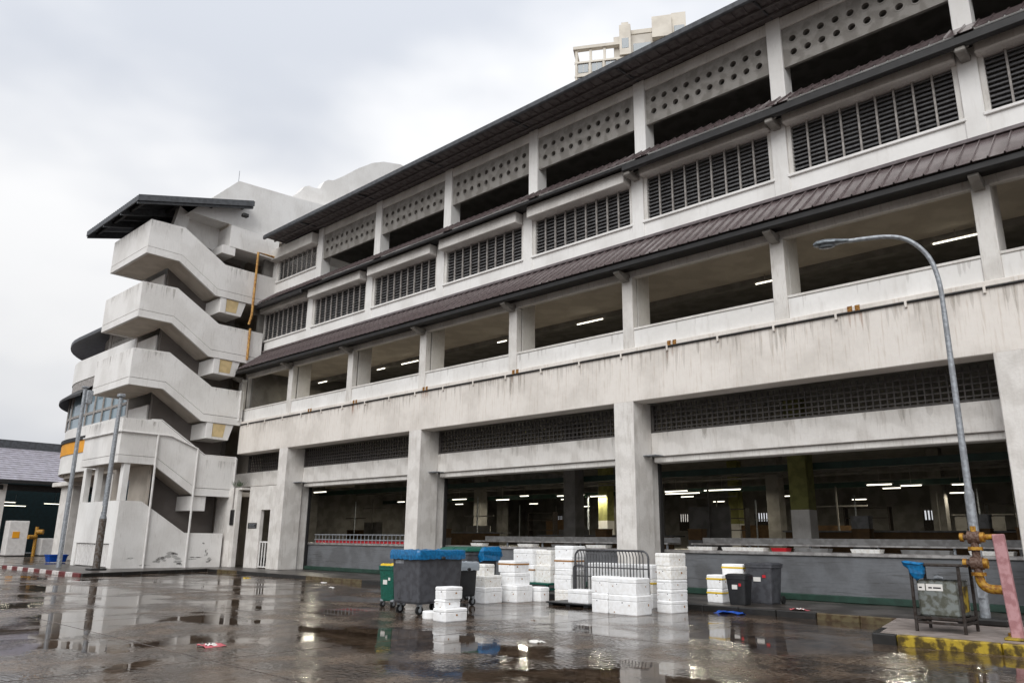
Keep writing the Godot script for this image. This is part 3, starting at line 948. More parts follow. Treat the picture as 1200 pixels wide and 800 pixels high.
# ---------- stair tower ----------
func build_stairs() -> void:
	var t := thing("stair_tower", "open zigzag concrete stair tower with white parapets and dark canopy roof at the building's end", "stairs", Vector3(-42.6, WALK, -17))
	var X := -40.2
	var XW := -45.3
	var Z0 := -14.45
	var levels := [16.6, 13.09, 9.51, 5.58]
	for li in 4:
		var g: float = levels[li]
		var low := li == 3
		var rail := 1.83 if low else 1.53
		var endtop := 0.31 if low else 0.13
		# outer flight: upper panel, groove, lower strip on the side that faces the yard
		var zend := -20.72
		if li == 0: zend = -22.1
		if li == 1: zend = -21.5
		var top := [[Z0, g + rail], [-16.3, g + rail + 0.08], [-18.8, g + endtop], [zend, g + endtop]]
		var gr := [[zend, g - 1.385], [-18.5, g - 1.385], [-16.29, g + 0.015], [Z0, g + 0.015]]
		prism(t, "side_parapet", M.stair, top + gr, 0, X - 0.16, X)
		prism(t, "side_string", M.stair, [[Z0 + 0.012, g - 0.012], [-16.29, g - 0.012], [-18.5, g - 1.412], [zend, g - 1.412], [zend, g - 1.8], [-18.42, g - 1.8], [-16.2, g - 0.38], [Z0 + 0.012, g - 0.38]], 0, X - 0.15, X + 0.012)
		# front
		box(t, "front_parapet", M.stair, Vector3(XW, g + 0.015, Z0 - 0.16), Vector3(X - 0.161, g + rail, Z0), 0.012)
		box(t, "front_string", M.stair, Vector3(XW, g - 0.38, Z0 - 0.16), Vector3(X - 0.151, g - 0.012, Z0 + 0.012), 0.012)
		# far side of the landing
		box(t, "end_parapet", M.stair, Vector3(XW, g - 0.38, -16.3), Vector3(XW + 0.15, g + rail, Z0 - 0.165), 0.01)
		# slabs and treads
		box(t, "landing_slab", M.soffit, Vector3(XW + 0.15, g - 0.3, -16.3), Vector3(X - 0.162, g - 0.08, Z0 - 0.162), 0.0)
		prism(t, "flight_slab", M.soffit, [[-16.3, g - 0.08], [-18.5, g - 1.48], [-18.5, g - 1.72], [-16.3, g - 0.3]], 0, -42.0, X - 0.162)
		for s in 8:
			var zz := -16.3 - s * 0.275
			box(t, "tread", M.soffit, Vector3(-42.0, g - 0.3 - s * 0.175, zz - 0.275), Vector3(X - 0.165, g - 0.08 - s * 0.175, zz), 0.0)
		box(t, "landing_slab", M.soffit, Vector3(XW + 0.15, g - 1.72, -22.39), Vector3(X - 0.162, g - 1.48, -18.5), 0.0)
		# beam under the rear landing with its ochre recessed panel
		if not low:
			prism(t, "landing_beam", M.stair, [[-18.75, g - 1.82], [-20.3, g - 1.82], [-20.05, g - 2.68], [-18.75, g - 2.68]], 0, -42.2, X - 0.06)
			prism(t, "recessed_panel", M.ochre, [[-19.12, g - 1.84], [-19.85, g - 1.84], [-19.75, g - 2.55], [-19.12, g - 2.55]], 0, X - 0.062, X - 0.05)
			box(t, "beam_rib", M.stair, Vector3(X - 0.062, g - 2.68, -18.76), Vector3(X - 0.02, g - 1.82, -19.1), 0.01)
		else:
			box(t, "landing_beam", M.stair, Vector3(-42.2, 3.0, -19.2), Vector3(X - 0.1, 3.76, -18.4), 0.012)
		# inner flight up to the next rear landing
		if li > 0:
			prism(t, "inner_flight", M.soffit, [[-16.3, g - 0.08], [-18.5, g + 2.1], [-18.5, g + 1.8], [-16.3, g - 0.35]], 0, -45.1, -42.3)
	for g2 in [13.09, 9.51, 5.58]:
		box(t, "landing_back_wall", M.stair, Vector3(-45.1, g2 - 0.08, -16.55), Vector3(-42.5, g2 + 3.0, -16.4), 0.03)
	# dark spine wall between the flights, and the wall towards the building
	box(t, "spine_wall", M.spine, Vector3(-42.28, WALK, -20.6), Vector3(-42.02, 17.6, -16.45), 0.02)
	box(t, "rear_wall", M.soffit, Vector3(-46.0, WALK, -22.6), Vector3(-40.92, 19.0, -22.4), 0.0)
	box(t, "far_wall", M.stair, Vector3(-45.3, WALK, -22.6), Vector3(-45.1, 19.39, -16.35), 0.0)
	box(t, "top_slab", M.soffit, Vector3(-45.3, 19.225, -22.6), Vector3(-40.62, 19.395, -18.92), 0.0)
	# uppermost band by the roof, its beam and the slanting cheek of the last flight
	box(t, "top_band", M.stair, Vector3(-41.9, 17.9, -22.0), Vector3(X, 19.22, -18.9), 0.012)
	box(t, "landing_beam", M.stair, Vector3(-42.2, 17.4, -19.3), Vector3(X - 0.02, 17.898, -18.5), 0.012)
	prism(t, "upper_parapet", M.stair, [[-16.3, 18.5], [-18.95, 17.9], [-18.95, 19.35], [-16.3, 19.9]], 0, -41.95, -41.75)
	prism(t, "cheek_wall", M.stair, [[-15.9, 17.9], [-16.55, 17.5], [-16.9, 19.5], [-16.25, 19.8]], 0, -41.7, -41.2)
	# ground storey: side wall, front wall with shutter, posts
	prism(t, "side_wall", M.stair, [[-14.8, WALK], [-14.8, 3.37], [-15.85, 3.37], [-18.2, 1.87], [-20.3, 1.87], [-20.3, WALK]], 0, X - 0.2, X)
	box(t, "front_wall", M.white, Vector3(-45.8, 1.3, -15.0), Vector3(X - 0.201, 3.37, -14.8), 0.012)
	box(t, "front_pier", M.white, Vector3(-45.8, WALK, -15.0), Vector3(-45.35, 1.298, -14.8), 0.012)
	box(t, "front_pier", M.white, Vector3(X - 0.6, WALK, -15.0), Vector3(X - 0.201, 1.298, -14.8), 0.012)
	var sh := part(t, "shutter", null, null, Vector3(-43, WALK, -14.9) - org(t))
	for i in 15:
		var xs := -45.34 + i * 0.303
		box(sh, "slat", M.white_pipe, Vector3(xs + 0.03, WALK + 0.04, -14.87), Vector3(xs + 0.273, 1.26, -14.94), 0.02)
	box(sh, "backing", M.white_pipe, Vector3(-45.34, WALK + 0.03, -14.945), Vector3(X - 0.61, 1.29, -14.98), 0.0)
	for px in [-45.6, -43.9, -40.45]:
		box(t, "post", M.white, Vector3(px - 0.2, 3.372, -15.1), Vector3(px + 0.2, 5.2, -14.8), 0.015)
	box(t, "back_panel", M.soffit, Vector3(-45.6, 3.0, -16.45), Vector3(-44.2, 5.25, -16.3), 0.01)
	box(t, "back_panel", M.soffit, Vector3(-43.3, 3.0, -16.45), Vector3(-40.9, 5.25, -16.3), 0.01)
	box(t, "window_head", M.soffit, Vector3(-44.2, 4.6, -16.44), Vector3(-43.3, 5.25, -16.32), 0.01)
	box(t, "dark_glazing", M.pane, Vector3(-44.2, 3.0, -16.42), Vector3(-43.3, 4.6, -16.4), 0.0)
	box(t, "rear_pier", M.column, Vector3(-41.6, WALK, -20.72), Vector3(-39.3, 4.25, -20.45), 0.015)
	box(t, "meter_box", M.gutter, Vector3(-39.78, 2.3, -20.38), Vector3(-39.42, 3.1, -20.45), 0.02)
	tube(t, "meter_pipe", M.mullion, [Vector3(-39.6, 3.1, -20.41), Vector3(-39.6, 4.25, -20.41)], 0.03, 6)
	# mould and flaked plaster low on the side wall
	for q in [[-17.1, 0.55, 0.5, 0.28], [-17.7, 0.75, 0.7, 0.3], [-18.1, 0.4, 0.5, 0.2], [-18.9, 0.62, 0.6, 0.12], [-19.5, 0.9, 0.16, 0.3], [-19.7, 0.5, 0.35, 0.2], [-15.7, 0.62, 0.4, 0.07], [-16.4, 0.3, 0.5, 0.08], [-19.3, 1.35, 0.1, 0.12]]:
		for k in 7:
			var pts := []
			var pc := Vector2(q[0] + rng.randf_range(-0.5, 0.5) * q[2], q[1] + rng.randf_range(-0.5, 0.5) * q[3])
			var pr := rng.randf_range(0.15, 0.4)
			for s in 9:
				var an := TAU * s / 9.0
				pts.append([pc.x + cos(an) * q[2] * pr * rng.randf_range(0.5, 1.0), pc.y + sin(an) * q[3] * pr * rng.randf_range(0.5, 1.0)])
			prism(t, "mould_patch", M.mould, pts, 0, X - 0.01, X + 0.002 + 0.0006 * k)
	for g3 in levels:
		var rl := 1.83 if g3 < 6.0 else 1.53
		run_off(t, "run_off_stain", M.run_off, Vector3(XW + 0.1, g3 + rl - 0.01, Z0), Vector3(X - 0.2, g3 + rl - 0.01, Z0), 46, 0.15, 1.1, 0.02, 0.16, int(g3 * 7))
		run_off(t, "run_off_stain", M.run_off, Vector3(X, g3 + rl - 0.02, -16.2), Vector3(X, g3 + rl - 0.02, Z0 - 0.05), 22, 0.15, 1.2, 0.02, 0.16, int(g3 * 9))
		run_off(t, "run_off_stain", M.run_off, Vector3(X, g3 + 0.1, -20.6), Vector3(X, g3 + 0.1, -18.9), 20, 0.15, 1.1, 0.02, 0.16, int(g3 * 11))
	# pipes: white stays along the side, rail conduit, yellow vent pipe
	tube(t, "downpipe", M.white_pipe, [Vector3(X + 0.07, WALK, -16.3), Vector3(X + 0.07, 6.75, -16.24)], 0.06, 8)
	tube(t, "downpipe", M.white_pipe, [Vector3(X + 0.07, WALK, -18.4), Vector3(X + 0.07, 6.2, -18.4)], 0.06, 8)
	tube(t, "downpipe", M.white_pipe, [Vector3(X + 0.06, 4.2, -20.6), Vector3(X + 0.06, 5.9, -20.6)], 0.05, 8)
	tube(t, "rail_pipe", M.white_pipe, [Vector3(X + 0.07, 6.74, Z0 + 0.05), Vector3(X + 0.07, 6.74, -16.9), Vector3(X + 0.07, 6.2, -18.4)], 0.05, 8)
	tube(t, "rail_pipe", M.white_pipe, [Vector3(X + 0.05, 6.74, Z0 + 0.06), Vector3(XW, 6.74, Z0 + 0.06)], 0.05, 8)
	tube(t, "hand_rail", M.white_pipe, [Vector3(X - 0.05, 7.47, Z0 - 1.4), Vector3(X - 0.05, 7.52, -16.35), Vector3(X - 0.05, 5.92, -18.85), Vector3(X - 0.05, 5.92, -20.65)], 0.045, 8)
	tube(t, "white_riser", M.white_pipe, [Vector3(X + 0.05, 7.95, -20.5), Vector3(X + 0.05, 9.66, -20.5)], 0.06, 8)
	tube(t, "vent_pipe", M.yellow_pipe, [Vector3(-39.95, 17.93, -21.75), Vector3(-39.95, 17.93, -20.58), Vector3(-39.95, 14.1, -20.56), Vector3(-39.98, 13.5, -20.45)], 0.075, 8)
	tube(t, "vent_pipe", M.yellow_pipe, [Vector3(-40.05, 13.3, -20.6), Vector3(-40.05, 11.45, -20.6)], 0.075, 8)
	# canopy roof: sheets on purlins, falling to the front
	var r := part(t, "canopy_roof", null, null, Vector3(-43.3, 19, -14) - org(t))
	var rise := 1.85
	var run := 6.4
	var sx := -39.75 - 0.535
	while sx > -47.4:
		part(r, "roof_sheet", roof_sheet(1.07, run, rise, 4), M.eave, Vector3(sx, 19.06, -13.5) - org(r))
		sx -= 1.07
	for q in 4:
		var f := 0.06 + 0.29 * q
		box(r, "purlin", M.gutter, Vector3(-47.1, 18.8 + rise * f, -13.55 - run * f), Vector3(-39.72, 19.0 + rise * f, -13.68 - run * f), 0.0)
	for xx in [-47.1, -44.6, -42.1, -39.85]:
		prism(r, "rafter", M.eave, [[-13.5, 19.0], [-13.5 - run, 19.0 + rise], [-13.5 - run, 18.6 + rise], [-13.5, 18.6]], 0, xx - 0.06, xx + 0.06)
	box(r, "fascia_board", M.eave, Vector3(-47.2, 18.72, -13.46), Vector3(-39.7, 19.04, -13.52), 0.01)
	prism(r, "barge_board", M.eave, [[-13.46, 18.72], [-13.46, 19.02], [-13.5 - run, 19.02 + rise], [-13.5 - run, 18.72 + rise]], 0, -39.7, -39.66)
	for xx in [-44.8, -42.2]:
		box(r, "post", M.gutter, Vector3(xx - 0.1, 16.6, -15.2), Vector3(xx + 0.1, 19.1, -15.4), 0.0)
	box(r, "floodlight", M.gutter, Vector3(-39.9, 19.75, -19.25), Vector3(-39.6, 19.95, -19.6), 0.03)
	# weeds on the ledge where stairs and facade meet
	var st := begin()
	for i in 60:
		var a := rng.randf() * TAU
		var p := Vector3(-39.6 + rng.randf_range(-0.35, 0.5), 4.28 + rng.randf() * 0.1, -20.6 + rng.randf_range(-0.1, 0.15))
		var d := Vector3(cos(a) * 0.2, rng.randf_range(0.1, 0.4), sin(a) * 0.2)
		tri(st, p, p + d * 0.5 + Vector3(0.04, 0, 0), p + d, Vector3.UP)
	var wd := part(t, "ledge", cbox(Vector3(1.2, 0.12, 0.5)), M.column, Vector3(-39.6, 4.2, -20.75) - org(t))
	var weeds := MeshInstance3D.new()
	weeds.name = "ledge_weeds"
	weeds.mesh = st.commit()
	weeds.material_override = M.leaf
	add_child(weeds)
	tag(weeds, "tuft of dry weeds on the ledge between stairs and facade", "weeds")


# ---------- round-ended wing behind the stairs ----------
func ring_path(zf: float, r: float, xs: float, xc: float) -> Array:
	var out := [Vector2(xs, zf)]
	for i in 25:
		var a := PI / 2 + PI * 0.75 * i / 24.0
		out.append(Vector2(xc + cos(a) * r, zf - r + sin(a) * r))
	return out


func ring_wall(parent: Node, called: String, m: Material, zf: float, r: float, xs: float, xc: float, y0: float, y1: float, th: float) -> MeshInstance3D:
	var outer := ring_path(zf, r, xs, xc)
	var inner := ring_path(zf - th, r - th, xs, xc)
	inner.reverse()
	var pts := []
	for p in outer + inner:
		pts.append([p.x, p.y])
	return prism(parent, called, m, pts, 1, y0, y1)


func build_wing() -> void:
	var w := thing("rounded_wing", "rounded white end block with ribbon windows and yellow band behind the stairs", "building", Vector3(-52, 0, -22))
	var xs := -45.5
	var xc := -54.1
	var zf := -16.4
	var R := 9.0
	ring_wall(w, "lower_band", M.white, zf, R, xs, xc, 5.45, 6.62, 0.3)
	ring_wall(w, "yellow_band", M.yellow_band, zf + 0.05, R + 0.05, xs, xc, 6.622, 7.38, 0.3)
	ring_wall(w, "sill_band", M.gutter, zf + 0.12, R + 0.12, xs, xc, 7.382, 7.62, 0.4)
	ring_wall(w, "glazing", M.ribbon_glass, zf - 0.1, R - 0.1, xs, xc, 8.3, 10.6, 0.05)
	ring_wall(w, "apron", M.white, zf - 0.05, R - 0.05, xs, xc, 7.62, 8.3, 0.3)
	ring_wall(w, "transom", M.mullion, zf - 0.04, R - 0.04, xs, xc, 8.95, 9.1, 0.12)
	ring_wall(w, "head_band", M.mullion, zf - 0.04, R - 0.04, xs, xc, 10.6, 11.38, 0.2)
	var path := ring_path(zf - 0.06, R - 0.06, xs, xc)
	for i in path.size():
		var p: Vector2 = path[i]
		if i % 2 == 0 or i == 0:
			tube(w, "mullion", M.mullion, [Vector3(p.x, 8.3, p.y), Vector3(p.x, 10.6, p.y)], 0.07, 6)
	for i in 5:
		var xm := -46.5 - i * 1.4
		tube(w, "mullion", M.mullion, [Vector3(xm, 8.3, zf - 0.06), Vector3(xm, 10.6, zf - 0.06)], 0.07, 6)
	# small dark roof over the ribbon window's rounded end
	var st := begin()
	var o := ring_path(zf + 0.6, R + 0.6, -51.5, xc)
	var inn := ring_path(zf - 0.1, R - 0.1, -51.5, xc)
	for i in o.size() - 1:
		var a: Vector3 = Vector3(o[i].x, 10.25, o[i].y) - org(w)
		var b: Vector3 = Vector3(o[i + 1].x, 10.25, o[i + 1].y) - org(w)
		var d: Vector3 = Vector3(inn[i].x, 10.85, inn[i].y) - org(w)
		var e: Vector3 = Vector3(inn[i + 1].x, 10.85, inn[i + 1].y) - org(w)
		quad(st, a, b, e, d, Vector3.UP)
		var dn := Vector3(0, -0.16, 0)
		quad(st, a + dn, b + dn, e + dn, d + dn, Vector3.DOWN)
		quad(st, a, b, b + dn, a + dn, a - d)
	part(w, "pent_roof", st.commit(), M.gutter)
	ring_wall(w, "parapet", M.white, zf, R, xs, xc, 11.4, 12.8, 0.25)
	ring_wall(w, "roof_wall", M.cream, zf - 1.5, R - 1.5, xs, xc + 0.4, 12.0, 14.6, 0.15)
	part(w, "holed_panel", holed_panel(6.4, 1.44, 15, 0.09, 0.12), M.cream, Vector3(-48.9, 12.85, zf - 1.02) - org(w))
	box(w, "roof_pier", M.cream, Vector3(-52.5, 12.4, zf - 0.9), Vector3(-52.12, 14.6, zf - 1.3), 0.01)
	st = begin()
	o = ring_path(zf + 0.5, R + 0.5, xs, xc + 0.2)
	inn = ring_path(zf - 3.5, R - 3.5, xs, xc + 0.2)
	for i in o.size() - 1:
		var a: Vector3 = Vector3(o[i].x, 14.2, o[i].y) - org(w)
		var b: Vector3 = Vector3(o[i + 1].x, 14.2, o[i + 1].y) - org(w)
		var d: Vector3 = Vector3(inn[i].x, 16.0, inn[i].y) - org(w)
		var e: Vector3 = Vector3(inn[i + 1].x, 16.0, inn[i + 1].y) - org(w)
		quad(st, a, b, e, d, Vector3.UP)
		var dn := Vector3(0, -0.22, 0)
		quad(st, a + dn, b + dn, e + dn, d + dn, Vector3.DOWN)
		quad(st, a, b, b + dn, a + dn, a - d)
	part(w, "roof", st.commit(), M.eave)
	# floors and core
	var fl := []
	for p in ring_path(zf - 0.35, R - 0.35, xs, xc): fl.append([p.x, p.y])
	fl.append([xs, zf - 2 * R + 2])
	prism(w, "floor_slab", M.soffit, fl, 1, 5.2, 5.449)
	prism(w, "floor_slab", M.soffit, fl, 1, 11.1, 11.39)
	prism(w, "core", M.inside, [[xs, -20.5], [-57.0, -22.0], [-58.0, -27.0], [xs, -30.0]], 1, 0.1, 14.5)
	# ground-floor columns and ledge
	for p in [Vector3(-47.6, 0, -17.2), Vector3(-50.4, 0, -17.6)]:
		box(w, "column", M.column, Vector3(p.x - 0.35, 0.05, p.z - 0.35), Vector3(p.x + 0.35, 5.2, p.z + 0.35), 0.02)
	box(w, "column", M.column, Vector3(-61.6, 0.0, -19.6), Vector3(-59.2, 5.0, -18.6), 0.03)
	box(w, "ledge", M.column, Vector3(-62.4, 5.0, -20.0), Vector3(-58.0, 5.3, -18.2), 0.03)


# ---------- tiled market hall far left ----------
func build_hall_left() -> void:
	var h := thing("tiled_hall", "low open market hall with grey tiled roof at the left edge", "building", Vector3(-78, 0, -22))
	var x0 := -73.0
	var y0 := 6.0
	var n := 15
	for i in n:
		var f := float(i) / n
		var f2 := float(i + 1) / n
		prism(h, "tile_course", M.tile, [[lerpf(x0, -80, f) + 0.06, lerpf(y0, 9.15, f) + 0.05], [lerpf(x0, -80, f2), lerpf(y0, 9.15, f2) + 0.0], [lerpf(x0, -80, f2), lerpf(y0, 9.15, f2) - 0.2], [lerpf(x0, -80, f) + 0.06, lerpf(y0, 9.15, f) - 0.14]], 2, -70.0, 8.0)
	box(h, "ridge_wall", M.eave, Vector3(-81.0, 8.8, -70), Vector3(-80.0, 9.9, 8), 0.02)
	box(h, "gutter", M.gutter, Vector3(-73.1, 5.72, -70), Vector3(-72.8, 6.0, 8), 0.02)
	box(h, "back_wall", M.teal, Vector3(-86, 0, -70), Vector3(-85.7, 8.8, 8), 0.0)
	box(h, "end_wall", M.inside, Vector3(-86, 0, -70.3), Vector3(-73, 6.0, -70), 0.0)
	for i in 7:
		var f := (i + 0.5) / 7.0
		box(h, "purlin", M.gutter, Vector3(lerpf(-73.4, -80, f), lerpf(5.7, 8.7, f), -70), Vector3(lerpf(-73.4, -80, f) - 0.15, lerpf(5.7, 8.7, f) + 0.2, 8), 0.0)
	for z in [-17.75, -26.0, -34.0, -9.5, -1.0]:
		box(h, "column", M.column, Vector3(-74.4, 0, z - 0.45), Vector3(-73.6, 5.7, z + 0.45), 0.02)
		prism(h, "rafter", M.gutter, [[-73.4, 5.5], [-80, 8.5], [-80, 8.2], [-73.4, 5.2]], 2, z - 0.12, z + 0.12)
	box(h, "beam", M.gutter, Vector3(-74.3, 5.2, -70), Vector3(-73.7, 5.7, 8), 0.0)
	var k := 0
	for p in [Vector3(-79, 4.4, -19.5), Vector3(-78.5, 4.1, -20.2), Vector3(-79, 4.4, -23.5)]:
		k += 1
		lamp_tube(p, Vector3(0, 0, 1.8), "lit tube in the tiled hall at left, %s" % ["first from the left edge", "hung lower beside the first", "third from the left edge"][k - 1], "tubes in the tiled hall")
	# goods under its roof
	var g := thing("pallet_box", "tall white pallet box under the tiled hall", "box", Vector3(-72.5, 0, -19.0))
	box(g, "panel", M.white_pipe, Vector3(-73.6, 0.05, -19.9), Vector3(-72.3, 2.75, -18.5), 0.03)
	box(g, "label", M.yellow_band, Vector3(-72.32, 1.4, -19.3), Vector3(-72.27, 1.9, -18.8), 0.01)
	var g2 := thing("pallet_box", "low white pallet box beside the yellow valve", "box", Vector3(-72.5, 0, -21.8))
	box(g2, "panel", M.white_pipe, Vector3(-73.6, 0.05, -22.4), Vector3(-72.3, 1.4, -21.0), 0.03)
	var v := thing("standpipe", "yellow standpipe with side outlets under the tiled hall", "standpipe", Vector3(-71.6, 0, -20.3))
	tube(v, "riser", M.hydrant, [Vector3(-71.6, 0, -20.3), Vector3(-71.6, 2.3, -20.3)], 0.13, 10)
	tube(v, "outlet", M.hydrant, [Vector3(-71.6, 1.5, -20.3), Vector3(-71.4, 1.5, -19.7)], 0.17, 10)
	tube(v, "outlet", M.hydrant, [Vector3(-71.6, 1.9, -20.3), Vector3(-71.3, 1.9, -20.7)], 0.2, 10)
	var cr := thing("blue_crate", "blue plastic tub lying by the rounded wing", "tub", Vector3(-55.9, 0, -17.2))
	loft(cr, "shell", M.blue_plastic, [rr(0.7, 1.0, 0.1, 0.02), rr(0.86, 1.15, 0.12, 0.4), rr(0.92, 1.22, 0.14, 0.41), rr(0.92, 1.22, 0.14, 0.47), rr(0.8, 1.08, 0.1, 0.47), rr(0.66, 0.95, 0.1, 0.1)], true, true)


func lamp_tube(p: Vector3, d: Vector3, label: String, group: String, light := 0.9) -> void:
	var l := thing("fluorescent_light", label, "light", p, group)
	var along := d.normalized()
	var st := begin()
	var s := Vector3(0.09, 0.05, 0.09) + Vector3(absf(d.x), 0, absf(d.z))
	part(l, "housing", cbox(s, 0.008), M.mullion, Vector3(0, 0.055, 0))
	add_tube(st, [-d * 0.48, d * 0.48], 0.024, 8)
	part(l, "light_tube", st.commit(), M.tube_glow)
	var hang := 0.32 if p.y > 10.0 and p.y < 12.0 else 0.9
	part(l, "hanger", cbox(Vector3(0.02, hang, 0.02), 0.0), M.mullion, Vector3(0, hang / 2 + 0.08, 0))
	if light > 0.0:
		var a := AreaLight3D.new()
		a.name = "tube_area_light"
		a.area_size = Vector2(d.length() * 0.9, 0.06)
		a.light_energy = light
		a.light_color = Color(1.0, 0.97, 0.88)
		a.shadow_enabled = true
		l.add_child(a)
		a.position = Vector3(0, -0.05, 0)
		a.rotation = Vector3(-PI / 2, 0, 0) if absf(d.x) > absf(d.z) else Vector3(-PI / 2, PI / 2, 0)


# ---------- distant tower block ----------
func build_tower() -> void:
	var t := thing("tower_block", "distant cream high-rise block with roof pergola rising behind the eave", "tower", Vector3(-85.2, 0, -128))
	t.rotation.y = atan2(0.51, 0.86)
	# local axes: x along the front to the right, z towards the yard
	var add := func(called: String, m: Material, a: Vector3, b: Vector3, par: Node = t) -> MeshInstance3D:
		a.x *= 0.8
		b.x *= 0.8
		if par == t:
			a.y = maxf(a.y - 4.0, 0.0)
			b.y -= 4.0
		else:
			a.y -= 4.0
			b.y -= 4.0
		return part(par, called, cbox((b - a).abs(), 0.03), m, (a + b) / 2 - (par.position if par != t else Vector3.ZERO))
	add.call("shaft", M.tower, Vector3(-15, 0, -16), Vector3(17, 112.4, 0))
	add.call("core", M.tower, Vector3(-4, 112.4, -14), Vector3(17, 118.5, -1.0))
	add.call("turret", M.tower_trim, Vector3(-2.2, 112.4, -5), Vector3(1.0, 120.2, 0.8))
	add.call("turret_cap", M.tower_trim, Vector3(-1.6, 120.2, -4.4), Vector3(0.4, 121.2, 0.2))
	add.call("block", M.tower_trim, Vector3(7.0, 116.2, -8), Vector3(12.5, 121.6, 0.4))
	add.call("block", M.tower_trim, Vector3(12.5, 116.2, -8), Vector3(16.5, 122.6, -0.6))
	# pergola
	for x in [-14.7, -10.6, -6.6]:
		add.call("pergola_post", M.tower_trim, Vector3(x - 0.35, 112.4, -0.9), Vector3(x + 0.35, 115.6, -0.2))
	add.call("pergola_beam", M.tower_trim, Vector3(-15.6, 115.6, -1.1), Vector3(-2.2, 116.4, 0.2))
	add.call("pergola_beam", M.tower_trim, Vector3(-15.6, 115.6, -10), Vector3(-14.6, 116.4, -1.1))
	# storeys: ribbon of windows with piers and floor bands
	for f in 8:
		var y := 84.0 + f * 3.5
		add.call("floor_band", M.tower_trim, Vector3(-15.2, y + 3.2, -0.2), Vector3(17.2, y + 3.7, 0.35))
		for i in 8:
			var x := -14.2 + i * 3.95
			var wnd: MeshInstance3D = add.call("window", M.pane, Vector3(x, y + 0.9, -0.1), Vector3(x + 2.9, y + 3.15, 0.08))
			add.call("mullion", M.tower_trim, Vector3(x + 1.4, y + 0.9, 0.081), Vector3(x + 1.5, y + 3.15, 0.14), wnd)
		for i in 9:
			var x2 := -15.05 + i * 3.95
			add.call("pier", M.tower_trim, Vector3(x2, y - 0.3, -0.05), Vector3(x2 + 0.6, y + 3.2, 0.3))
	for w in [[1.6, 113.0, 6.6, 116.0], [-1.5, 114.0, 0.4, 116.6], [13.2, 116.8, 16.0, 119.2], [7.8, 113.2, 11.8, 115.6]]:
		add.call("window", M.pane, Vector3(w[0], w[1], -0.9), Vector3(w[2], w[3], 0.85 if w[0] < 1.0 else (-0.5 if w[0] > 13.0 else -0.9 + 0.05)))
	add.call("parapet", M.tower_trim, Vector3(1.0, 118.5, -1.3), Vector3(7.0, 119.6, -0.8))


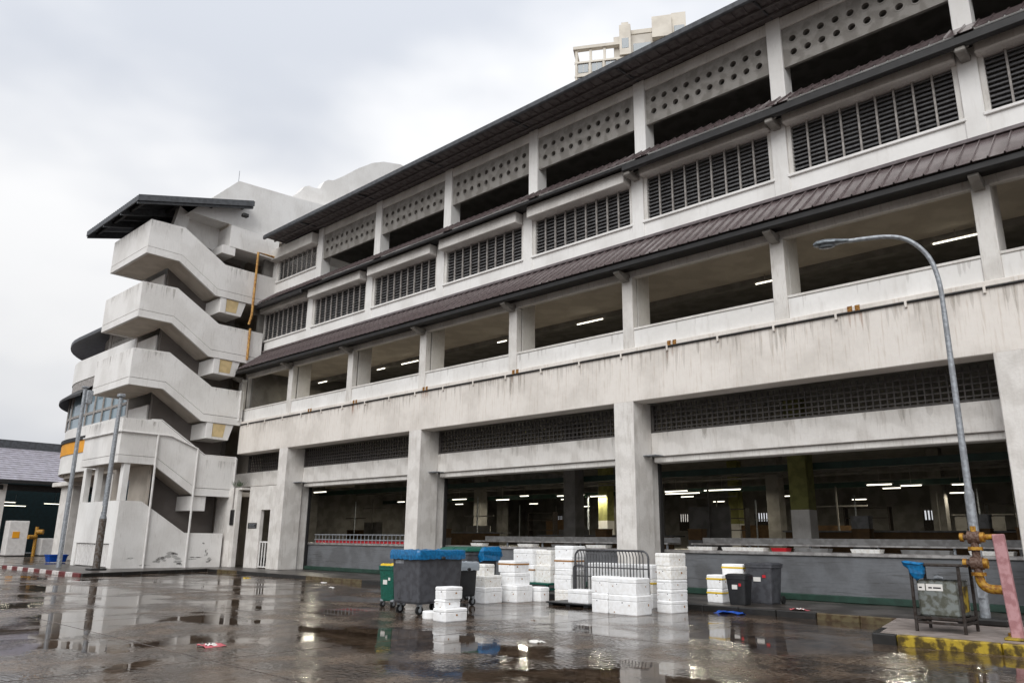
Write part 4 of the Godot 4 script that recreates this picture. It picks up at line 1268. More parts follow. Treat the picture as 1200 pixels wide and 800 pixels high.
# ---------- inside the ground-floor hall ----------
func build_hall_contents() -> void:
	var b: Node3D = get_node("market_building")
	# inner columns, some painted olive at the top, and ceiling services
	for p in [[-11.65, -28.0, true], [-22.3, -28.0, false], [-33.0, -28.0, false], [-44.0, -28.0, false], [-1.2, -28.0, true], [-6.5, -38.0, false], [-17.2, -38.0, false], [-27.8, -38.0, true], [-38.5, -38.0, false], [-12.0, -47.0, false], [-24.0, -47.0, true], [-34.0, -47.0, false], [-45.0, -47.0, false]]:
		if p[2]:
			box(b, "column_base", M.cream, Vector3(p[0] - 0.345, 1.34, p[1] - 0.345), Vector3(p[0] + 0.345, 2.9, p[1] + 0.345), 0.02)
		box(b, "hall_column", M.ochre_wall if p[2] else M.inside, Vector3(p[0] - 0.34, 1.34, p[1] - 0.34), Vector3(p[0] + 0.34, 6.9, p[1] + 0.34), 0.02)
	for z in [-28.4, -38.4]:
		box(b, "hall_beam", M.green_paint, Vector3(-50, 4.35, z), Vector3(8, 4.6, z - 0.25), 0.0)
	for z in [-24.5, -26.0, -31.0, -33.5]:
		tube(b, "service_pipe", M.inside, [Vector3(-50, 4.9 + fposmod(z, 0.7), z), Vector3(8, 4.9 + fposmod(z, 0.7), z)], 0.09, 8)
	for z in [-35.8, -37.7, -43.0]:
		box(b, "light_rail", M.inside, Vector3(-50, 4.9, z - 0.05), Vector3(8, 5.0, z + 0.05), 0.0)
	for i in 26:
		var hx := -48.0 + i * 2.15 + rng.randf_range(-0.5, 0.5)
		var hz := -31.0 - rng.randf() * 16.0
		box(b, "stall_post", M.inside if i % 3 else M.galv, Vector3(hx, 1.342, hz), Vector3(hx + 0.07, 4.34, hz - 0.07), 0.0)
		if i % 2 == 0:
			box(b, "stall_rail", M.inside, Vector3(hx - 1.2, 3.1 + 0.3 * (i % 3), hz - 0.08), Vector3(hx + 1.4, 3.16 + 0.3 * (i % 3), hz - 0.14), 0.0)
			box(b, "stall_screen", M.inside if i % 4 else M.crate_brown, Vector3(hx - 1.1, 1.342, hz - 0.2), Vector3(hx + 1.0, 2.3 + 0.25 * (i % 5), hz - 0.26), 0.0)
	# lit tubes, in the two rows that show above the dock
	var words := ["first", "second", "third", "fourth", "fifth", "sixth", "seventh", "eighth", "ninth"]
	var rows := {
		"right opening": [[-21.7, -35.9, 1.4], [-22.4, -37.7, 2.2], [-19.2, -36.2, 2.1], [-11.7, -36.6, 1.1], [-10.75, -37.9, 0.9], [-8.85, -38.3, 0.7]],
		"middle opening": [[-38.2, -35.7, 1.4], [-36.0, -37.6, 1.2], [-31.7, -35.0, 0.7], [-29.0, -36.1, 2.1], [-28.0, -37.5, 1.2]],
		"left opening": [[-39.5, -25.7, 1.3], [-44.7, -36.0, 0.8], [-43.0, -38.0, 0.8]],
	}
	for o in rows:
		for i in rows[o].size():
			var q: Array = rows[o][i]
			lamp_tube(Vector3(q[0], 4.3, q[1]), Vector3(q[2], 0, 0), "%s lit fluorescent tube inside the hall's %s" % [words[i], o], "tubes in the ground-floor hall", 6.5)
	for i in 12:
		lamp_tube(Vector3(-46.0 + i * 3.55 + [0.0, 0.9, -0.5, 0.4][i % 4], 4.45 + 0.1 * (i % 2), -43.0 - 4.0 * (i % 3)), Vector3(0.9, 0, 0), "small lit tube far back in the hall, %s from the left" % ["first", "second", "third", "fourth", "fifth", "sixth", "seventh", "eighth", "ninth", "tenth", "eleventh", "twelfth"][i], "small tubes at the back of the hall", 3.0)
	# tubes under the first-floor ceiling, one to a bay
	var up := [[-5.1, 1.3], [-11.3, 0.7], [-19.25, 1.4], [-24.5, 0.6], [-31.35, 1.4], [-33.85, 0.7], [-39.6, 0.9]]
	for i in up.size():
		lamp_tube(Vector3(up[i][0] * 0.977, 10.64, -24.8), Vector3(up[i][1], 0, 0), "lit tube under the first-floor ceiling, %s from the right" % words[i], "tubes on the first floor", 5.0)
	lamp_tube(Vector3(-40.6, 17.2, -23.4), Vector3(1.6, 0, 0), "lit tube behind the top stair landing", "", 0.4)
	# counters, crates and racks that show as dim shapes
	for q in [[-13.5, -5.0, -30.5, 2.2], [-27.0, -19.0, -31.0, 2.0], [-36.0, -29.0, -30.0, 2.1]]:
		var k := thing("stall_counter", "dim wooden counter deep in the hall behind the %s" % ["right opening" if q[0] > -14 else ("middle opening" if q[0] > -28 else "left opening")], "counter", Vector3((q[0] + q[1]) / 2, 1.34, q[2]))
		box(k, "front", M.crate_brown, Vector3(q[0], 1.345, q[2]), Vector3(q[1], q[3] - 0.06, q[2] - 0.1), 0.01)
		box(k, "worktop", M.crate_grey, Vector3(q[0] - 0.1, q[3] - 0.058, q[2] + 0.06), Vector3(q[1] + 0.1, q[3], q[2] - 0.9), 0.01)
	var cnt := 0
	for q in [[-16.6, -29.0, 2], [-10.1, -29.3, 3], [-4.6, -27.0, 2], [-6.3, -29.0, 3], [-21.0, -28.5, 2], [-30.5, -27.5, 2]]:
		for j in q[2]:
			cnt += 1
			var cr := thing("storage_crate", "%s dim crate in the hall, %s" % [["lowest", "second", "topmost"][j], ["left of the olive column", "right of the olive column", "near the pink post", "right of the right opening's middle", "in the middle opening", "left in the middle opening"][[-16.6, -10.1, -4.6, -6.3, -21.0, -30.5].find(q[0])]], "crate", Vector3(q[0], 1.345 + j * 0.45, q[1]), "crates inside the hall")
			loft(cr, "shell", M.crate_grey if j % 2 == 0 else M.crate_brown, [rr(0.62, 0.45, 0.04, 0.0), rr(0.64, 0.47, 0.04, 0.4), rr(0.68, 0.5, 0.04, 0.4), rr(0.68, 0.5, 0.04, 0.445)], true, true)
	for q in 5:
		var rk := thing("steel_rack", "thin steel rack standing far back in the hall, %s from the right" % words[q], "rack", Vector3(-8.0 - q * 7.5, 1.34, -44.0 - (q % 2) * 2.0), "racks in the hall")
		for s in [-1.2, 1.2]:
			part(rk, "upright", cbox(Vector3(0.08, 2.4, 0.5), 0.0), M.dark_steel, Vector3(s, 1.2, 0))
		for y in [0.4, 1.1, 1.8, 2.35]:
			part(rk, "shelf", cbox(Vector3(2.4, 0.05, 0.5), 0.0), M.dark_steel, Vector3(0, y, 0))
	# things lying along the dock edge
	var edge := [[-13.2, 0.9, M.foam_old], [-12.0, 1.4, M.foam_old], [-10.4, 0.5, M.red_paper], [-9.7, 1.0, M.crate_grey], [-8.1, 0.8, M.foam_old], [-6.8, 1.2, M.crate_grey], [-5.2, 1.0, M.foam_old], [-17.3, 0.9, M.foam_old], [-18.9, 1.0, M.crate_grey], [-20.6, 0.8, M.foam_old], [-23.2, 0.7, M.foam_old]]
	for i in edge.size():
		var q: Array = edge[i]
		var tr := thing("fish_tray", "shallow dock-edge tray, %s from the right, %s opening" % [words[[4, 3, 99, 2, 99, 1, 0, 0, 1, 2, 3][i] % 9] if [4, 3, 99, 2, 99, 1, 0, 0, 1, 2, 3][i] < 9 else ("red one, third" if i == 2 else "smaller one, second"), "right" if q[0] > -14 else "middle"], "tray", Vector3(q[0] + q[1] / 2, 1.472, -22.55), "trays on the dock edge")
		loft(tr, "shell", q[2], [rr(q[1] - 0.06, 0.36, 0.03, 0.0), rr(q[1], 0.42, 0.04, 0.1), rr(q[1] - 0.05, 0.37, 0.03, 0.1), rr(q[1] - 0.1, 0.32, 0.03, 0.03)], true, true)
	for q in [[-13.9, -3.8], [-24.6, -14.8]]:
		var tb := thing("steel_table", "long steel sorting table behind the %s opening's dock" % ("right" if q[0] > -14 else "middle"), "table", Vector3((q[0] + q[1]) / 2, 1.34, -24.2))
		box(tb, "table_top", M.steel_top, Vector3(q[0], 1.62, -23.8), Vector3(q[1], 1.68, -24.7), 0.01)
		box(tb, "splash_board", M.crate_grey, Vector3(q[0], 1.682, -24.62), Vector3(q[1], 1.86, -24.68), 0.0)
		for i in 6:
			var lx := lerpf(q[0] + 0.1, q[1] - 0.1, i / 5.0)
			box(tb, "leg", M.galv, Vector3(lx - 0.03, 1.342, -23.9), Vector3(lx + 0.03, 1.619, -23.96), 0.0)
	# low guard rail with red rope along the left opening's dock
	var gr := thing("dock_railing", "steel guard rail over a red strip along the left opening's dock", "railing", Vector3(-30, 1.47, -22.6))
	for y in [1.62, 1.86]:
		tube(gr, "rail", M.galv, [Vector3(-34.9, y, -22.6), Vector3(-25.6, y, -22.6)], 0.03, 6)
	for i in 32:
		tube(gr, "baluster", M.galv, [Vector3(-34.8 + i * 0.295, 1.47, -22.6), Vector3(-34.8 + i * 0.295, 1.86, -22.6)], 0.016, 5)
	box(gr, "red_strip", M.red_paper, Vector3(-34.9, 1.475, -22.66), Vector3(-25.6, 1.6, -22.69), 0.0)


# ---------- the yard ----------
func foam_box(label: String, at: Vector3, s: Vector3, turn := 0.0, old := false, tape := "", lid := true) -> Node3D:
	var t := thing("foam_box", label, "box", at, "white polystyrene fish boxes")
	var m: Material = M.foam_old if old else M.foam
	var lh := 0.3 if lid else 0.0
	var bh := s.y * (1.0 - lh)
	loft(t, "tub", m, [rr(s.x - 0.03, s.z - 0.03, 0.02, 0.0), rr(s.x - 0.012, s.z - 0.012, 0.025, 0.02), rr(s.x - 0.004, s.z - 0.004, 0.025, bh - 0.012), rr(s.x - 0.02, s.z - 0.02, 0.025, bh - 0.002)])
	if lid:
		loft(t, "lid", m, [rr(s.x - 0.02, s.z - 0.02, 0.025, bh + 0.002), rr(s.x, s.z, 0.028, bh + 0.014), rr(s.x, s.z, 0.028, s.y - 0.022), rr(s.x - 0.03, s.z - 0.03, 0.03, s.y - 0.002)])
	# drain notches and blots of print or dirt
	for k in range(rng.randi_range(0, 3), 3):
		var f := rng.randf_range(-0.4, 0.4)
		part(t, "stain", cbox(Vector3(rng.randf_range(0.015, 0.035), rng.randf_range(0.012, 0.025), 0.004), 0.0), M.brown_tape if k < 2 else M.ink, Vector3(f * s.x, s.y * [0.12, 0.5, 0.62][k], s.z / 2 + 0.0005))
	part(t, "stain", cbox(Vector3(0.004, rng.randf_range(0.02, 0.05), rng.randf_range(0.02, 0.05)), 0.0), M.brown_tape, Vector3(s.x / 2 + 0.0005, s.y * 0.5, rng.randf_range(-0.3, 0.3) * s.z))
	if tape != "":
		var tm: Material = M.tape if tape == "yellow" else M.brown_tape
		part(t, "tape", cbox(Vector3(s.x + 0.012, 0.045, s.z + 0.012), 0.004), tm, Vector3(0, bh + 0.002, 0))
	t.rotation.y = turn
	return t


func lumpy(rings: Array, amp: float, sd: int) -> Array:
	var nz := FastNoiseLite.new()
	nz.seed = sd
	nz.frequency = 4.0
	var out := []
	for ring in rings:
		var o := []
		for v in ring:
			o.append(v + Vector3(nz.get_noise_3dv(v), nz.get_noise_3dv(v + Vector3(9, 0, 0)), nz.get_noise_3dv(v + Vector3(0, 9, 0))) * amp)
		out.append(o)
	return out


func wheel(parent: Node, x: float, z: float, r := 0.1) -> void:
	var w := part(parent, "castor", cbox(Vector3(0.12, 0.06, 0.1), 0.01), M.galv, Vector3(x, r * 2 + 0.02, z))
	var st := begin()
	add_tube(st, [Vector3(-0.028, 0, 0), Vector3(0.028, 0, 0)], r, 16)
	part(w, "tyre", st.commit(), M.rubber, Vector3(0, -r - 0.02, 0))
	st = begin()
	add_tube(st, [Vector3(-0.032, 0, 0), Vector3(0.032, 0, 0)], r * 0.5, 10)
	part(w, "hub", st.commit(), M.galv, Vector3(0, -r - 0.02, 0))
	for s in [-1, 1]:
		part(w, "fork", cbox(Vector3(0.01, r + 0.06, 0.05), 0.0), M.galv, Vector3(s * 0.045, -r * 0.5 - 0.01, 0))


# crumpled plastic sheet folded over a rim
func liner(parent: Node, m: Material, w: float, d: float, y: float, drop: float, sd: int, rise := 0.08) -> void:
	var nz := FastNoiseLite.new()
	nz.seed = sd
	nz.frequency = 2.6
	nz.fractal_octaves = 3
	var rings := []
	var prof := [[0.03, -drop], [0.035, -drop * 0.5], [0.03, -0.01], [0.02, 0.035], [-0.02, 0.045], [-0.1, 0.0], [-0.22, -0.1], [-0.3, -0.2]]
	for k in prof.size():
		var ring := rr(w + prof[k][0] * 2, d + prof[k][0] * 2, 0.1, y + prof[k][1], 9)
		var dense := []
		for i in ring.size():
			var a: Vector3 = ring[i]
			var b: Vector3 = ring[(i + 1) % ring.size()]
			var steps := 14 if i % 10 == 9 else 1
			for q in steps:
				var v := a.lerp(b, float(q) / steps)
				var nn := nz.get_noise_3dv(v * 3.0 + Vector3(0, k * 0.3, 0))
				var out := Vector3(v.x, 0, v.z).normalized()
				var amp := 0.022 if k > 0 else 0.012
				v += out * absf(nn) * amp + Vector3.UP * nn * (0.03 if k == 0 else (0.025 if k >= 4 else 0.01))
				dense.append(v)
		rings.append(dense)
	var st := begin()
	add_loft(st, rings, false, true)
	st.generate_normals()
	part(parent, "plastic_liner", st.commit(), m)


func dumpster(called: String, label: String, at: Vector3, w: float, d: float, h: float, m: Material, turn := 0.0, liner_m: Material = null, lid_m: Material = null) -> Node3D:
	var t := thing(called, label, "bin", at)
	loft(t, "body", m, [rr(w * 0.88, d * 0.88, 0.06, 0.24), rr(w * 0.91, d * 0.91, 0.07, 0.29), rr(w * 0.985, d * 0.985, 0.07, h - 0.1), rr(w * 1.03, d * 1.03, 0.07, h - 0.09), rr(w * 1.03, d * 1.03, 0.07, h - 0.02), rr(w * 0.96, d * 0.96, 0.06, h - 0.02), rr(w * 0.84, d * 0.84, 0.05, 0.4)])
	for s in [-0.22, 0.22]:
		part(t, "rib", cbox(Vector3(0.05, h * 0.62, 0.05), 0.015), m, Vector3(s * w, h * 0.55, d * 0.455))
	for sx in [-1, 1]:
		for sz in [-1, 1]:
			wheel(t, sx * w * 0.36, sz * d * 0.36, 0.1)
	for s in [-1, 1]:
		part(t, "lift_pin", cbox(Vector3(0.1, 0.07, 0.12), 0.02), M.bin_dark, Vector3(s * w * 0.54, h - 0.14, 0))
	part(t, "notice", cbox(Vector3(0.3, 0.1, 0.006), 0.0), M.galv, Vector3(-w * 0.2, h - 0.22, d * 0.487))
	if liner_m:
		liner(t, liner_m, w * 1.03, d * 1.03, h, 0.17, 5)
	if lid_m:
		for s in [-1, 1]:
			var st := begin()
			var rings := []
			for q in [[1.0, 0.0], [1.02, 0.03], [0.9, 0.1], [0.6, 0.14]]:
				rings.append(rr(w * 0.54 * q[0], d * 1.06 * q[0], 0.05, h + q[1]))
			add_loft(st, rings)
			st.generate_normals()
			part(t, "lid", st.commit(), lid_m, Vector3(s * w * 0.27, 0.0, 0))
	t.rotation.y = turn
	return t


func build_yard() -> void:
	# ---- foam boxes ----
	var z := -11.9
	foam_box("lowest white foam box of the small stack nearest the camera by the dumpster", Vector3(-12.9, 0, -11.88), Vector3(0.44, 0.27, 0.62), -0.06)
	foam_box("middle smaller foam box of the small stack nearest the camera", Vector3(-12.98, 0.27, -11.86), Vector3(0.34, 0.175, 0.5), 0.04)
	foam_box("topmost foam box of the small stack nearest the camera", Vector3(-12.96, 0.445, -11.88), Vector3(0.36, 0.26, 0.5), -0.03)
	var disc := thing("foam_disc", "round white foam disc lying beside the dumpster wheel", "foam", Vector3(-13.5, 0, -11.85))
	loft(disc, "disc", M.foam, [rr(0.34, 0.34, 0.165, 0.0, 6), rr(0.36, 0.36, 0.175, 0.02, 6), rr(0.36, 0.36, 0.175, 0.15, 6), rr(0.33, 0.33, 0.16, 0.165, 6)])
	foam_box("large lower foam box of the stack behind the dumpster", Vector3(-15.94, 0, -16.0), Vector3(0.66, 0.43, 0.72), 0.03)
	foam_box("large foam box lying second in the stack behind the dumpster", Vector3(-15.95, 0.43, -16.0), Vector3(0.64, 0.31, 0.68), 0.0, true)
	foam_box("small foam box on top of the large ones behind the dumpster", Vector3(-16.0, 0.74, -15.95), Vector3(0.5, 0.3, 0.45), 0.05, true)
	foam_box("lowest foam box of the three-high stack right of the dumpster", Vector3(-15.62, 0, -16.95), Vector3(0.62, 0.46, 0.7), 0.02)
	foam_box("middle foam box of the three-high stack right of the dumpster", Vector3(-15.72, 0.46, -16.98), Vector3(0.6, 0.34, 0.66), -0.03)
	foam_box("topmost foam box with brown rim tape right of the dumpster", Vector3(-15.76, 0.8, -16.96), Vector3(0.64, 0.33, 0.64), 0.02, false, "brown")
	foam_box("short foam box tucked at the right of the three-high stack", Vector3(-15.35, 0, -17.6), Vector3(0.5, 0.4, 0.4), 0.0)
	# green cart with four boxes
	var cart := thing("green_cart", "low green steel cart under the foam boxes on the pavement", "cart", Vector3(-17.2, WALK, -19.7))
	part(cart, "deck", cbox(Vector3(1.7, 0.06, 1.0), 0.01), M.bin_green, Vector3(0, 0.22, 0))
	for sx in [-1, 1]:
		for sz in [-1, 1]:
			part(cart, "leg", cbox(Vector3(0.1, 0.19, 0.1), 0.01), M.bin_green, Vector3(sx * 0.75, 0.095, sz * 0.42))
		part(cart, "brace", cbox(Vector3(0.06, 0.06, 0.74), 0.0), M.bin_green, Vector3(sx * 0.75, 0.06, 0))
	foam_box("lower left foam box on the green cart", Vector3(-17.5, WALK + 0.25, -19.66), Vector3(0.86, 0.54, 0.74), 0.0, false, "brown")
	foam_box("lower right foam box on the green cart", Vector3(-16.72, WALK + 0.25, -19.7), Vector3(0.64, 0.54, 0.7), 0.02, true)
	foam_box("upper left foam box on the green cart", Vector3(-17.52, WALK + 0.79, -19.66), Vector3(0.86, 0.48, 0.74), -0.02)
	foam_box("upper right foam box on the green cart", Vector3(-16.72, WALK + 0.79, -19.72), Vector3(0.62, 0.46, 0.66), 0.03, true)
	# five-high stack left of the barrier
	var ys := [0.0, 0.35, 0.75, 0.92, 1.23, 1.56]
	var nm := ["lowest", "second", "thin third", "fourth", "topmost"]
	for i in 5:
		foam_box("%s foam box of the tall stack left of the steel barrier" % nm[i], Vector3(-14.58 + rng.randf_range(-0.02, 0.02), ys[i], -18.08 + rng.randf_range(-0.02, 0.02)), Vector3(0.64 if i < 4 else 0.68, ys[i + 1] - ys[i], 0.62), rng.randf_range(-0.03, 0.03), i == 0, "brown" if i == 3 else "")
	# five-high stack right of the barrier
	ys = [0.0, 0.29, 0.55, 0.79, 1.115, 1.43]
	nm = ["lowest", "second", "middle", "fourth", "topmost"]
	for i in 5:
		foam_box("%s foam box of the five-high stack right of the steel barrier" % nm[i], Vector3(-10.84 + rng.randf_range(-0.02, 0.015), ys[i], -17.55 + rng.randf_range(-0.02, 0.02)), Vector3(0.47, ys[i + 1] - ys[i], 0.66), rng.randf_range(-0.02, 0.03) - 0.12, i == 3 or i == 4)
	# front group
	foam_box("single low foam box on the black pallet before the barrier", Vector3(-13.3, 0.1, -17.1), Vector3(0.72, 0.34, 0.52), -0.05)
	foam_box("lower left foam box of the four before the barrier", Vector3(-11.92, 0, -16.25), Vector3(0.5, 0.46, 0.6), -0.03)
	foam_box("lower right foam box of the four before the barrier, long front", Vector3(-11.24, 0, -16.27), Vector3(0.84, 0.45, 0.64), -0.02)
	foam_box("upper left foam box of the four before the barrier, snow-white torn lid", Vector3(-11.93, 0.46, -16.25), Vector3(0.52, 0.4, 0.58), 0.03)
	foam_box("upper right foam box of the four before the barrier with taped seam", Vector3(-11.26, 0.45, -16.27), Vector3(0.82, 0.4, 0.62), 0.0)
	# behind the bars
	var hid := ["left", "middle", "right"]
	for i in 3:
		for j in 3:
			foam_box("%s foam box behind the barrier bars, %s column" % [["lowest", "middle", "top"][j], hid[i]], Vector3(-13.55 + i * 0.74, j * 0.37, -18.28), Vector3(0.68, 0.37, 0.5), rng.randf_range(-0.03, 0.03), j == 1, "yellow" if i == 2 and j == 1 else "")
	var pal := thing("black_pallet", "flat black pallet under the single foam box", "pallet", Vector3(-13.6, 0, -17.2))
	part(pal, "deck", cbox(Vector3(1.5, 0.04, 0.9), 0.01), M.bin_dark, Vector3(0, 0.078, 0))
	for s in [-0.6, 0.0, 0.6]:
		part(pal, "runner", cbox(Vector3(0.14, 0.056, 0.86), 0.01), M.bin_dark, Vector3(s, 0.029, 0))
	# boxes on the pavement by the right bins
	foam_box("lower foam box beside the black pail on the pavement", Vector3(-10.72, WALK, -19.75), Vector3(0.46, 0.35, 0.55), 0.0, false, "yellow")
	foam_box("upper foam box beside the black pail on the pavement", Vector3(-10.72, WALK + 0.35, -19.75), Vector3(0.46, 0.36, 0.55), 0.03, false, "yellow")
	foam_box("lower rear foam box behind the black pail", Vector3(-10.5, WALK, -20.35), Vector3(0.6, 0.66, 0.5), 0.0)
	foam_box("highest rear foam box with yellow tape behind the black pail", Vector3(-10.5, WALK + 0.66, -20.35), Vector3(0.62, 0.33, 0.5), 0.02, false, "yellow")

	# ---- steel barrier ----
	var bar := thing("steel_barrier", "grey tubular steel barrier with rounded top standing among the foam boxes", "barrier", Vector3(-12.85, 0, -17.75))
	var fr := func(x0: float, x1: float, y0: float, y1: float, r: float, zz: float) -> Array:
		var p := [Vector3(x0, y0, zz)]
		for k in 7:
			var a := PI - PI / 2 * k / 6.0
			p.append(Vector3(x0 + r + cos(a) * r, y1 - r + sin(a) * r, zz))
		for k in 7:
			var a := PI / 2 - PI / 2 * k / 6.0
			p.append(Vector3(x1 - r + cos(a) * r, y1 - r + sin(a) * r, zz))
		p.append(Vector3(x1, y0, zz))
		return p
	var B0 := bar.position
	var sh := func(a: Array) -> Array:
		var o := []
		for v in a: o.append(v + B0)
		return o
	tube(bar, "frame", M.bar_steel, sh.call(fr.call(-1.25, 1.2, 0.0, 1.46, 0.2, 0.0)), 0.028, 8)
	tube(bar, "end_frame", M.bar_steel, sh.call(fr.call(-1.22, -0.82, 0.0, 1.05, 0.12, 0.12)), 0.024, 8)
	for i in 22:
		var x := -1.12 + i * 0.1025
		var pts := [Vector3(x, 0.35, 0), Vector3(x, 1.3, 0), Vector3(x - 0.03, 1.4, 0.0), Vector3(x - 0.06, 1.455, 0)]
		tube(bar, "bar", M.bar_steel, sh.call(pts), 0.014, 6)
	for y in [0.35, 0.75, 1.0]:
		tube(bar, "rail", M.bar_steel, sh.call([Vector3(-1.25, y, 0.0), Vector3(1.2, y, 0.0)]), 0.016, 6)
	for i in 3:
		tube(bar, "end_bar", M.bar_steel, sh.call([Vector3(-1.12 + i * 0.1, 0.1, 0.12), Vector3(-1.12 + i * 0.1, 1.05, 0.12)]), 0.014, 6)
	for s in [-1.1, 1.0]:
		box(bar, "foot", M.bar_steel, B0 + Vector3(s - 0.03, 0, -0.3), B0 + Vector3(s + 0.03, 0.05, 0.3), 0.01)

	# ---- bins ----
	dumpster("wheeled_dumpster", "large charcoal wheeled dumpster lined with blue plastic", Vector3(-14.66, 0, -12.72), 1.0, 1.46, 1.41, M.bin_grey, 0.0, M.blue_bag)
	var d2 := dumpster("wheeled_dumpster", "dumpster with green lids standing behind the charcoal one", Vector3(-17.35, 0, -16.7), 1.15, 1.35, 1.36, M.bin_grey, 0.0, null, M.bin_green)
	var flap := thing("rubbish_bag", "blue plastic sheet hanging down beside the green lids", "bag", Vector3(-16.72, 1.2, -16.95))
	loft(flap, "sheet", M.blue_bag, lumpy([rr(0.16, 0.75, 0.05, -0.1, 5), rr(0.2, 0.85, 0.06, 0.05, 5), rr(0.22, 0.8, 0.06, 0.2, 5), rr(0.16, 0.6, 0.05, 0.3, 5)], 0.12, 4))
	dumpster("low_bin", "black bin with clear plastic liner between the dumpsters", Vector3(-15.75, 0, -14.75), 0.75, 0.8, 1.08, M.bin_dark, 0.0, M.clear_bag)
	wheelie("wheelie_bin", "small green wheelie bin with a yellow bag edge left of the dumpster", Vector3(-16.42, 0, -13.1), 0.58, 0.6, 1.0, M.bin_green, 0.1, M.tape, true)
	wheelie("black_pail", "black square pail with a paper label on the pavement", Vector3(-9.92, WALK, -19.35), 0.56, 0.5, 0.72, M.bin_dark, 0.05, null, false)
	wheelie("grey_bin", "slate grey wheelie bin standing behind the black pail", Vector3(-9.7, WALK, -20.35), 0.8, 0.66, 1.0, M.bin_grey, -0.05, null, true)

	# ---- street lamp ----
	var lamp := thing("street_lamp", "tall galvanised street lamp with curved arm on the traffic island", "lamp", Vector3(-4.13, 0.172, -18.45))
	var L := lamp.position
	box(lamp, "plinth", M.kerb_black, L + Vector3(-0.45, 0, -0.35), L + Vector3(0.45, 0.13, 0.35), 0.03)
	tube(lamp, "base_pole", M.galv, [L + Vector3(0, 0.13, 0), L + Vector3(0, 2.6, 0)], 0.092, 14)
	tube(lamp, "pole", M.galv, [L + Vector3(0, 2.58, 0), L + Vector3(0, 2.7, 0), L + Vector3(0, 6.6, 0)], [0.09, 0.07, 0.055], 14)
	tube(lamp, "arm", M.galv, bend([L + Vector3(0, 6.58, 0), L + Vector3(-0.02, 7.3, 0.02), L + Vector3(-0.16, 7.9, 0.05), L + Vector3(-0.5, 8.35, 0.14), L + Vector3(-0.95, 8.52, 0.28), L + Vector3(-1.75, 8.55, 0.52)], 8), 0.052, 12)
	var st := begin()
	var rings := []
	var dir := Vector3(-0.957, 0.0, 0.29)
	var sd := Vector3(0.29, 0, 0.957)
	for q in [[0.0, 0.06, 0.06], [0.12, 0.09, 0.075], [0.3, 0.15, 0.1], [0.55, 0.17, 0.12], [0.72, 0.14, 0.1], [0.8, 0.06, 0.05]]:
		var ring := []
		for k in 14:
			var a := TAU * k / 14
			ring.append(dir * q[0] + sd * cos(a) * q[1] + Vector3.UP * (sin(a) * q[2] if sin(a) > 0 else sin(a) * q[2] * 0.45))
		rings.append(ring)
	add_loft(st, rings)
	st.generate_normals()
	var head := part(lamp, "lamp_head", st.commit(), M.lamp_head, Vector3(-1.7, 8.55, 0.505))
	st = begin()
	rings = []
	for q in [[0.0, 1.0], [-0.05, 0.9], [-0.075, 0.5]]:
		var ring := []
		for k in 16:
			var a := TAU * k / 16
			ring.append(dir * (0.5 + cos(a) * 0.2 * q[1]) + sd * sin(a) * 0.12 * q[1] + Vector3.UP * (q[0] - 0.04))
		rings.append(ring)
	add_loft(st, rings)
	st.generate_normals()
	part(head, "lens", st.commit(), M.lens)
	box(lamp, "access_door", M.galv, L + Vector3(-0.07, 0.5, 0.09), L + Vector3(0.07, 1.0, 0.112), 0.006)

	# ---- caged litter bin on the island ----
	var cage := thing("litter_bin", "rusty steel litter bin in an angle-iron frame on the island", "bin", Vector3(-4.33, 0.172, -16.45))
	var C := cage.position
	for sx in [-1, 1]:
		for sz in [-1, 1]:
			box(cage, "leg", M.dark_steel, C + Vector3(sx * 0.4 - 0.025, 0, sz * 0.42 - 0.025), C + Vector3(sx * 0.4 + 0.025, 1.15, sz * 0.42 + 0.025), 0.004)
	for y in [0.14, 0.22]:
		for s in [-1, 1]:
			box(cage, "rail", M.dark_steel, C + Vector3(-0.374, y, s * 0.42 - 0.02), C + Vector3(0.374, y + 0.045, s * 0.42 + 0.02), 0.004)
			box(cage, "rail", M.dark_steel, C + Vector3(s * 0.4 - 0.02, y, -0.394), C + Vector3(s * 0.4 + 0.02, y + 0.045, 0.394), 0.004)
	box(cage, "top_plate", M.dark_steel, C + Vector3(-0.45, 1.152, -0.47), C + Vector3(0.45, 1.19, 0.47), 0.01)
	loft(cage, "drum", M.sheet_steel, [rr(0.66, 0.7, 0.05, 0.27), rr(0.7, 0.74, 0.06, 0.3), rr(0.7, 0.74, 0.06, 0.88), rr(0.72, 0.76, 0.06, 0.9), rr(0.66, 0.7, 0.05, 0.9), rr(0.6, 0.64, 0.05, 0.4)])
	box(cage, "notice", M.paper, C + Vector3(-0.32, 0.72, 0.372), C + Vector3(-0.2, 0.84, 0.379), 0.0)
	box(cage, "notice", M.paper, C + Vector3(-0.18, 0.72, 0.372), C + Vector3(0.1, 0.84, 0.379), 0.0)
	for q in [[-0.3, 0.05], [-0.14, 0.06], [-0.06, 0.1], [0.04, 0.03]]:
		box(cage, "notice_print", M.ink, C + Vector3(q[0], 0.76, 0.3792), C + Vector3(q[0] + q[1], 0.785, 0.381), 0.0)
	box(cage, "deposit", M.kerb_yellow, C + Vector3(0.351, 0.35, -0.25), C + Vector3(0.353, 0.8, 0.1), 0.0)
	var rag := thing("blue_bag", "blue plastic bag caught on the litter bin frame", "bag", C + Vector3(-0.34, 0.98, 0.42))
	loft(rag, "sheet", M.blue_bag, lumpy([rr(0.13, 0.07, 0.03, -0.06, 3, 0.08), rr(0.22, 0.11, 0.04, 0.02, 3, 0.04), rr(0.26, 0.13, 0.05, 0.1, 3, 0.02), rr(0.3, 0.16, 0.06, 0.19), rr(0.34, 0.2, 0.06, 0.225), rr(0.26, 0.14, 0.05, 0.24)], 0.09, 6))
	var can := thing("crushed_can", "pale crushed can on the litter bin rim", "can", C + Vector3(0.02, 0.902, 0.25))
